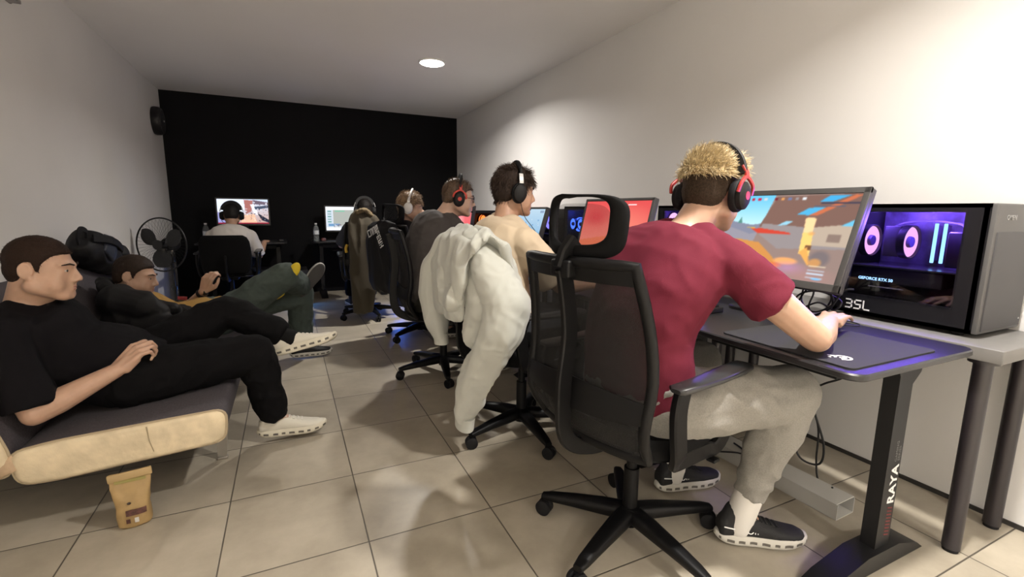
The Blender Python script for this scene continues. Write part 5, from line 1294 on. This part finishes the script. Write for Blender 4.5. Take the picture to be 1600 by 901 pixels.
obj('hair', hair_mesh(MH, SHORT, .007, .006, .002, 60), hair_md, p, world=True)
add_strands(p, MH, hair_md, SHORT, 1200, lambda q: .02, lambda nn, q: V((0, .3, -.6 if q.z < .09 else .1)), thick=.006, r=.0018, lift=.4, wave=.1)
eyes(p, MH); brows(p, MH, hair_md); lips(p, MH)
headset('red-and-black gaming headset on the brown head with glasses, third in the row', MH, hs_bk, mat('bright_red_plastic', (.48,.035,.02), .45))
g = thing('glasses', 'black-rimmed glasses on the person in the grey t-shirt', 'glasses', M=MH.copy())
mb = MB()
for s in (-1,1):
    pts = [(.031*s+.024*math.cos(a), .101-.004*abs(math.cos(a)), .0+.019*math.sin(a)) for a in [2*PI*k/24 for k in range(24)]]; mb.tube(pts, .0019, 6, closed=True)
mb.tube(spline([(-.008,.102,.004),(0,.104,.006),(.008,.102,.004)]), .0017)
obj('rims', mb, bk, g)
for s in (-1,1): obj('temple', MB().tube(spline([(.055*s,.098,.006),(.074*s,.07,.006),(.082*s,.01,.004)]), .0019), bk, g)

# --- fourth in the row: white headphones
J = dict(head=(.955,4.05,1.165), face=(.93,-.30,-.18), neck=(.895,4.08,1.025), sl=(.90,4.25,.935), sr=(.95,3.90,.925),
  el=(1.10,4.35,.76), er=(1.18,3.88,.79), wl=(1.36,4.3,.79), wr=(1.065,3.955,1.02), hl=(.88,4.19,.56), hr=(.90,4.0,.56), bend=(-.05,0,0),
  kl=(1.28,4.2,.56), kr=(1.28,4.0,.56), al=(1.25,4.2,.098), ar=(1.25,3.98,.098), tl=(1,0,0), tr=(1,-.1,0),
  hdr=(-.15,.15,.9), hur=(.3,-.9,.1), hkr=dict(curl=(1.1,1.1,1.1,1.1), close=.8), hdl=(1,0,0))
p, MH = person('person in black with light brown hair resting chin on hand at the fourth desk', J, SK1, .007)
shirt(p, J, bj, name='jacket', infl=.028, sr=.075, long=True, amp=.014, seed=61, voxel=.010)
trousers(p, J, blk_trs, seed=62, cuff=.06, voxel=.010)
for s in 'lr': shoe(p, J['a'+s], J['t'+s], (0,0,1), black_up, white_sole, black_lace)
obj('hair', hair_mesh(MH, FULL, .012, .006, .005, 45), mat('light_brown_hair', (.20,.125,.065), .5, nz=.5, nscale=90, bump=.5, bscale=300), p, world=True)
add_strands(p, MH, _M['light_brown_hair'], FULL, 1200, lambda q: .03, lambda nn, q: V((0, .3, -.6 if q.z < .09 else .1)), thick=.010, r=.002, lift=.6, wave=.15)
eyes(p, MH); brows(p, MH, hair_md); lips(p, MH)
wh = mat('white_plastic', (.75,.73,.70), .4)
headset('white headset on the light brown head behind the chair headrest', MH, wh, None, band=wh, cush=wh, mic=False)

# --- at the black wall, beyond the olive jacket
J = dict(head=(.80,5.60,1.135), face=(.05,.99,-.16), neck=(.79,5.50,1.005), sl=(.60,5.46,.93), sr=(.975,5.46,.93), el=(.54,5.66,.74), er=(1.02,5.70,.76), wl=(.64,5.95,.80), wr=(.93,6.0,.80),
  hl=(.65,5.35,.56), hr=(.84,5.35,.56), bend=(0,-.05,0), kl=(.63,5.78,.56), kr=(.86,5.78,.56), al=(.63,5.75,.098), ar=(.86,5.75,.098), tl=(-.1,1,0), tr=(.1,1,0), hdl=(.2,.95,-.1), hdr=(-.1,.98,-.1))
p, MH = person('person in a dark grey t-shirt mostly hidden behind the olive jacket at the far desk', J, SK2, .008)
shirt(p, J, mat('charcoal_tee', (.04,.04,.042), .85), infl=.03, sleeve=.85, sr=.075, cuff=.08, seed=71, voxel=.010)
trousers(p, J, blk_trs, seed=72, cuff=.06, voxel=.010)
for s in 'lr': shoe(p, J['a'+s], J['t'+s], (0,0,1), black_up, white_sole, black_lace)
obj('hair', hair_mesh(MH, FULL, .010, .007, .003, 50), hair_bk, p, world=True)
headset('black headset on the dark head before the pale grey screen', MH, hs_bk, None)

# --- at the black wall: white t-shirt
J = dict(head=(-.565,6.20,1.065), face=(.06,.99,-.12), neck=(-.575,6.10,.925), sl=(-.755,6.06,.83), sr=(-.395,6.06,.83), el=(-.80,6.20,.62), er=(-.325,6.12,.60), wl=(-.70,6.40,.77), wr=(-.262,6.33,.745),
  hl=(-.67,5.98,.54), hr=(-.49,5.98,.54), bend=(0,-.05,0), kl=(-.70,6.42,.54), kr=(-.45,6.42,.54), al=(-.70,6.40,.098), ar=(-.44,6.40,.098), tl=(-.1,1,0), tr=(.1,1,0), hdl=(.2,.95,-.1), hdr=(.12,.95,.08), hkr=dict(curl=(.5,.5,.5,.5)))
p, MH = person('person in a white t-shirt with black cropped hair playing at the far left desk', J, SK2, .007)
shirt(p, J, mat('white_tee_cotton', (.60,.56,.52), .85), infl=.024, sleeve=.95, sr=.072, cuff=.078, seed=81, voxel=.010)
trousers(p, J, blk_trs, seed=82, cuff=.06, voxel=.010)
for s in 'lr': shoe(p, J['a'+s], J['t'+s], (0,0,1), black_up, white_sole, black_lace)
obj('hair', hair_mesh(MH, SHORT, .007, .007, .001, 60), hair_bk, p, world=True)
headset('black headset on the cropped head before the bright far left screen', MH, hs_bk, None)

# --- near end of the sofa: black t-shirt
J = dict(head=(-.852,2.36,.905), face=(.985,-.06,-.10), up=(-.02,0,1), neck=(-.935,2.39,.745), sl=(-.955,2.60,.675), sr=(-.925,2.185,.685),
  el=(-.80,2.70,.47), er=(-.850,2.135,.415), wl=(-.52,2.66,.50), wr=(-.630,2.205,.520), hl=(-.635,2.54,.455), hr=(-.615,2.33,.445), bend=(-.055,0,-.04),
  kl=(-.305,2.66,.635), kr=(-.175,2.42,.475), al=(-.045,2.56,.505), ar=(-.115,2.478,.118), tl=(.98,-.10,.22), tr=(.995,.0,-.03), tnl=(.12,-.15,-1),
  hdr=(.62,.30,.62), hur=(-.45,-.65,.55), hkr=dict(curl=(1.05,1.1,1.15,1.2), close=.7, spread=.05), hdl=(.9,-.3,.1), hkl=dict(curl=(.8,.8,.8,.8)), k=1.08)
p, MH = person('person in a black t-shirt and trousers lounging cross-legged on the near end of the sofa', J, SK1, .0045, fat=.015, fat_head=.006, jaw=1.05)
shirt(p, J, blk_tee, infl=.026, sleeve=.92, sr=.074, cuff=.080, amp=.010, freq=6, seed=91, fat=.02, hem=.06)
trousers(p, J, blk_trs, infl=.024, knee=.085, shin=.080, cuff=.062, end=.97, seed=92, amp=.014, fat=.0)
shoe(p, J['ar'], J['tr'], (0,0,1), cream_up, cream_sole, cream_lace, L=.30)
shoe(p, J['al'], J['tl'], (-.20,.30,.93), cream_up, cream_sole, cream_lace, L=.30)
sock(p, J['kl'], J['al'], mat('black_sock', (.006,.006,.0065), .9, spec=.15), .2, .044)
obj('hair', hair_mesh(MH, SHORT, .006, .0045, .0010, 150), mat('cropped_brown_hair', (.024,.013,.009), .7, spec=.15, nz=.4, nscale=300, bump=.5, bscale=700), p, world=True)
add_strands(p, MH, _M['cropped_brown_hair'], SHORT, 3500, lambda q: .0085, lambda nn, q: V((0,.3,-.3)), thick=.004, r=.0011, lift=1.2, wave=.05)
eyes(p, MH); brows(p, MH, hair_br); lips(p, MH)
obj('pocket_tag', MB().box((-.46,2.35,.535), (.030,.003,.007), rot=Matrix.Rotation(math.radians(-25), 4, 'Y')), mat('white_logo_print', (.8,.8,.8), .6), p, world=True)

# --- farther along the sofa: black jacket, mustard top, green trousers
J = dict(head=(-.835,3.45,.735), face=(.95,-.13,-.20), up=(.25,0,1), neck=(-.905,3.48,.585), sl=(-.89,3.67,.475), sr=(-.87,3.27,.515),
  el=(-.665,3.78,.44), er=(-.62,3.17,.46), wl=(-.525,3.60,.600), wr=(-.40,3.33,.49), hl=(-.45,3.61,.435), hr=(-.44,3.42,.435), bend=(-.03,0,-.085),
  kl=(.055,3.74,.525), kr=(-.045,3.44,.70), al=(.035,3.865,.098), ar=(.065,3.735,.575), tl=(.99,.05,0), tr=(.60,.20,.77), tnr=(.3,-.9,0),
  hdl=(.35,-.15,.92), hul=(-.45,-.85,.1), hkl=dict(curl=(1.0,1.05,1.1,1.15), close=.6, spread=.06), hdr=(.9,.2,0), hkr=dict(curl=(.6,.6,.6,.6)))
p, MH = person('person in black jacket and green trousers with yellow patches lying back on the sofa', J, SK1, .005, fat=.02, fat_head=.006)
Jt = dict(J); shirt(p, Jt, mat('mustard_top', (.33,.19,.045), .85, bump=.2, bscale=400), name='top', infl=.014, sleeve=1.3, sr=.056, cuff=.050, seed=101, fat=.02, hem=.04)
# open black jacket: shoulders, near sleeve and collar
mb = MB(); S = torso_secs(J, .042, fat=.02)
for c, a, b in S[1:9]: pass
mb.loft([(c-V((.0,.05,.0))-b*.12+V((0,0,-.004)), a*.80, b*.92) for c, a, b in S[2:9]], n=24, e=2.4)
sh, el, wr_ = V(J['sr']), V(J['er']), V(J['wr']); mb.chain([lerp(J['neck'], sh, .2), sh, lerp(sh, el, .5), el, lerp(el, wr_, .8)], [.085,.095,.088,.078,.058])
mb.chain([(-.93,3.34,.61),(-.88,3.26,.625),(-.78,3.22,.60),(-.70,3.22,.54)], [.07,.09,.085,.07]); mb.chain([(-.98,3.52,.66),(-.94,3.62,.57),(-.86,3.70,.50),(-.78,3.73,.46)], [.06,.070,.070,.064]); mb.chain([(-.95,3.40,.60),(-.80,3.36,.555),(-.66,3.34,.535)], [.07,.065,.05])
me = blob(mb, .008, 4); wrinkle(me, .016, 8, seed=105); obj('jacket', me, bj, p, world=True)
mb = MB(); mb.chain([(-.965,3.34,.72),(-.93,3.28,.69),(-.86,3.245,.655),(-.79,3.25,.62)], [.032,.038,.036,.028]); me = blob(mb, .007, 3); wrinkle(me, .008, 14, seed=7); obj('collar', me, bj, p, world=True)
gr = mat('dark_green_work_trousers', (.045,.062,.054), .85, nz=.1, nscale=60, bump=.2, bscale=400)
trousers(p, J, gr, infl=.028, knee=.092, shin=.086, cuff=.072, end=.97, seed=102, amp=.014)
yel = mat('yellow_knee_patch', (.62,.46,.02), .7)
mb = MB(); mb.ell((.018,3.395,.735), (.034,.022,.062), Matrix.Rotation(math.radians(28), 4, 'Y')); obj('knee_patch', blob(mb, .006, 2), yel, p, world=True)
mb = MB(); mb.ell((-.10,3.44,.565), (.060,.03,.022), Matrix.Rotation(math.radians(-22), 4, 'Y')); obj('thigh_patch', blob(mb, .006, 2), yel, p, world=True)
shoe(p, J['al'], J['tl'], (0,0,1), black_up, white_sole, black_lace, L=.29)
shoe(p, J['ar'], J['tr'], (-.30,.92,0), black_up, mat('pale_sole_rim', (.34,.33,.31), .6), black_lace, L=.28, clouds=False, sole2=mat('charcoal_sole', (.045,.042,.04), .7))
obj('hair', hair_mesh(MH, SHORT, .009, .006, .002, 60), hair_br, p, world=True)
eyes(p, MH); brows(p, MH, hair_br); lips(p, MH)
w_, e_ = V(J['wl']), V(J['el']); ax = (w_-e_).normalized(); c = w_-ax*.025
t = thing('wristwatch', 'black watch on the raised wrist of the person in green trousers', 'watch', tuple(c))
obj('strap', MB().lathe([(.029,-.011),(.034,-.011),(.034,.011),(.029,.011)], c, ax, 28, closed=True), bkm, t, world=True)
obj('watch_case', MB().box(c+V((.022,-.028,.006)), (.018,.030,.030), rot=Matrix.Rotation(math.radians(-50), 4, 'Z'), bev=.005), bk, t, world=True)
t = thing('zip_pull', 'small red zip tag hanging from the black jacket edge on the sofa', 'zip tag', (-.63,3.60,.585))
o = MB().box((-.63,3.52,.575), (.05,.008,.022), rot=Matrix.Rotation(math.radians(8), 4, 'Y'), bev=.002); obj('tag', o, mat('red_tag', (.22,.02,.025), .5), t, world=True)
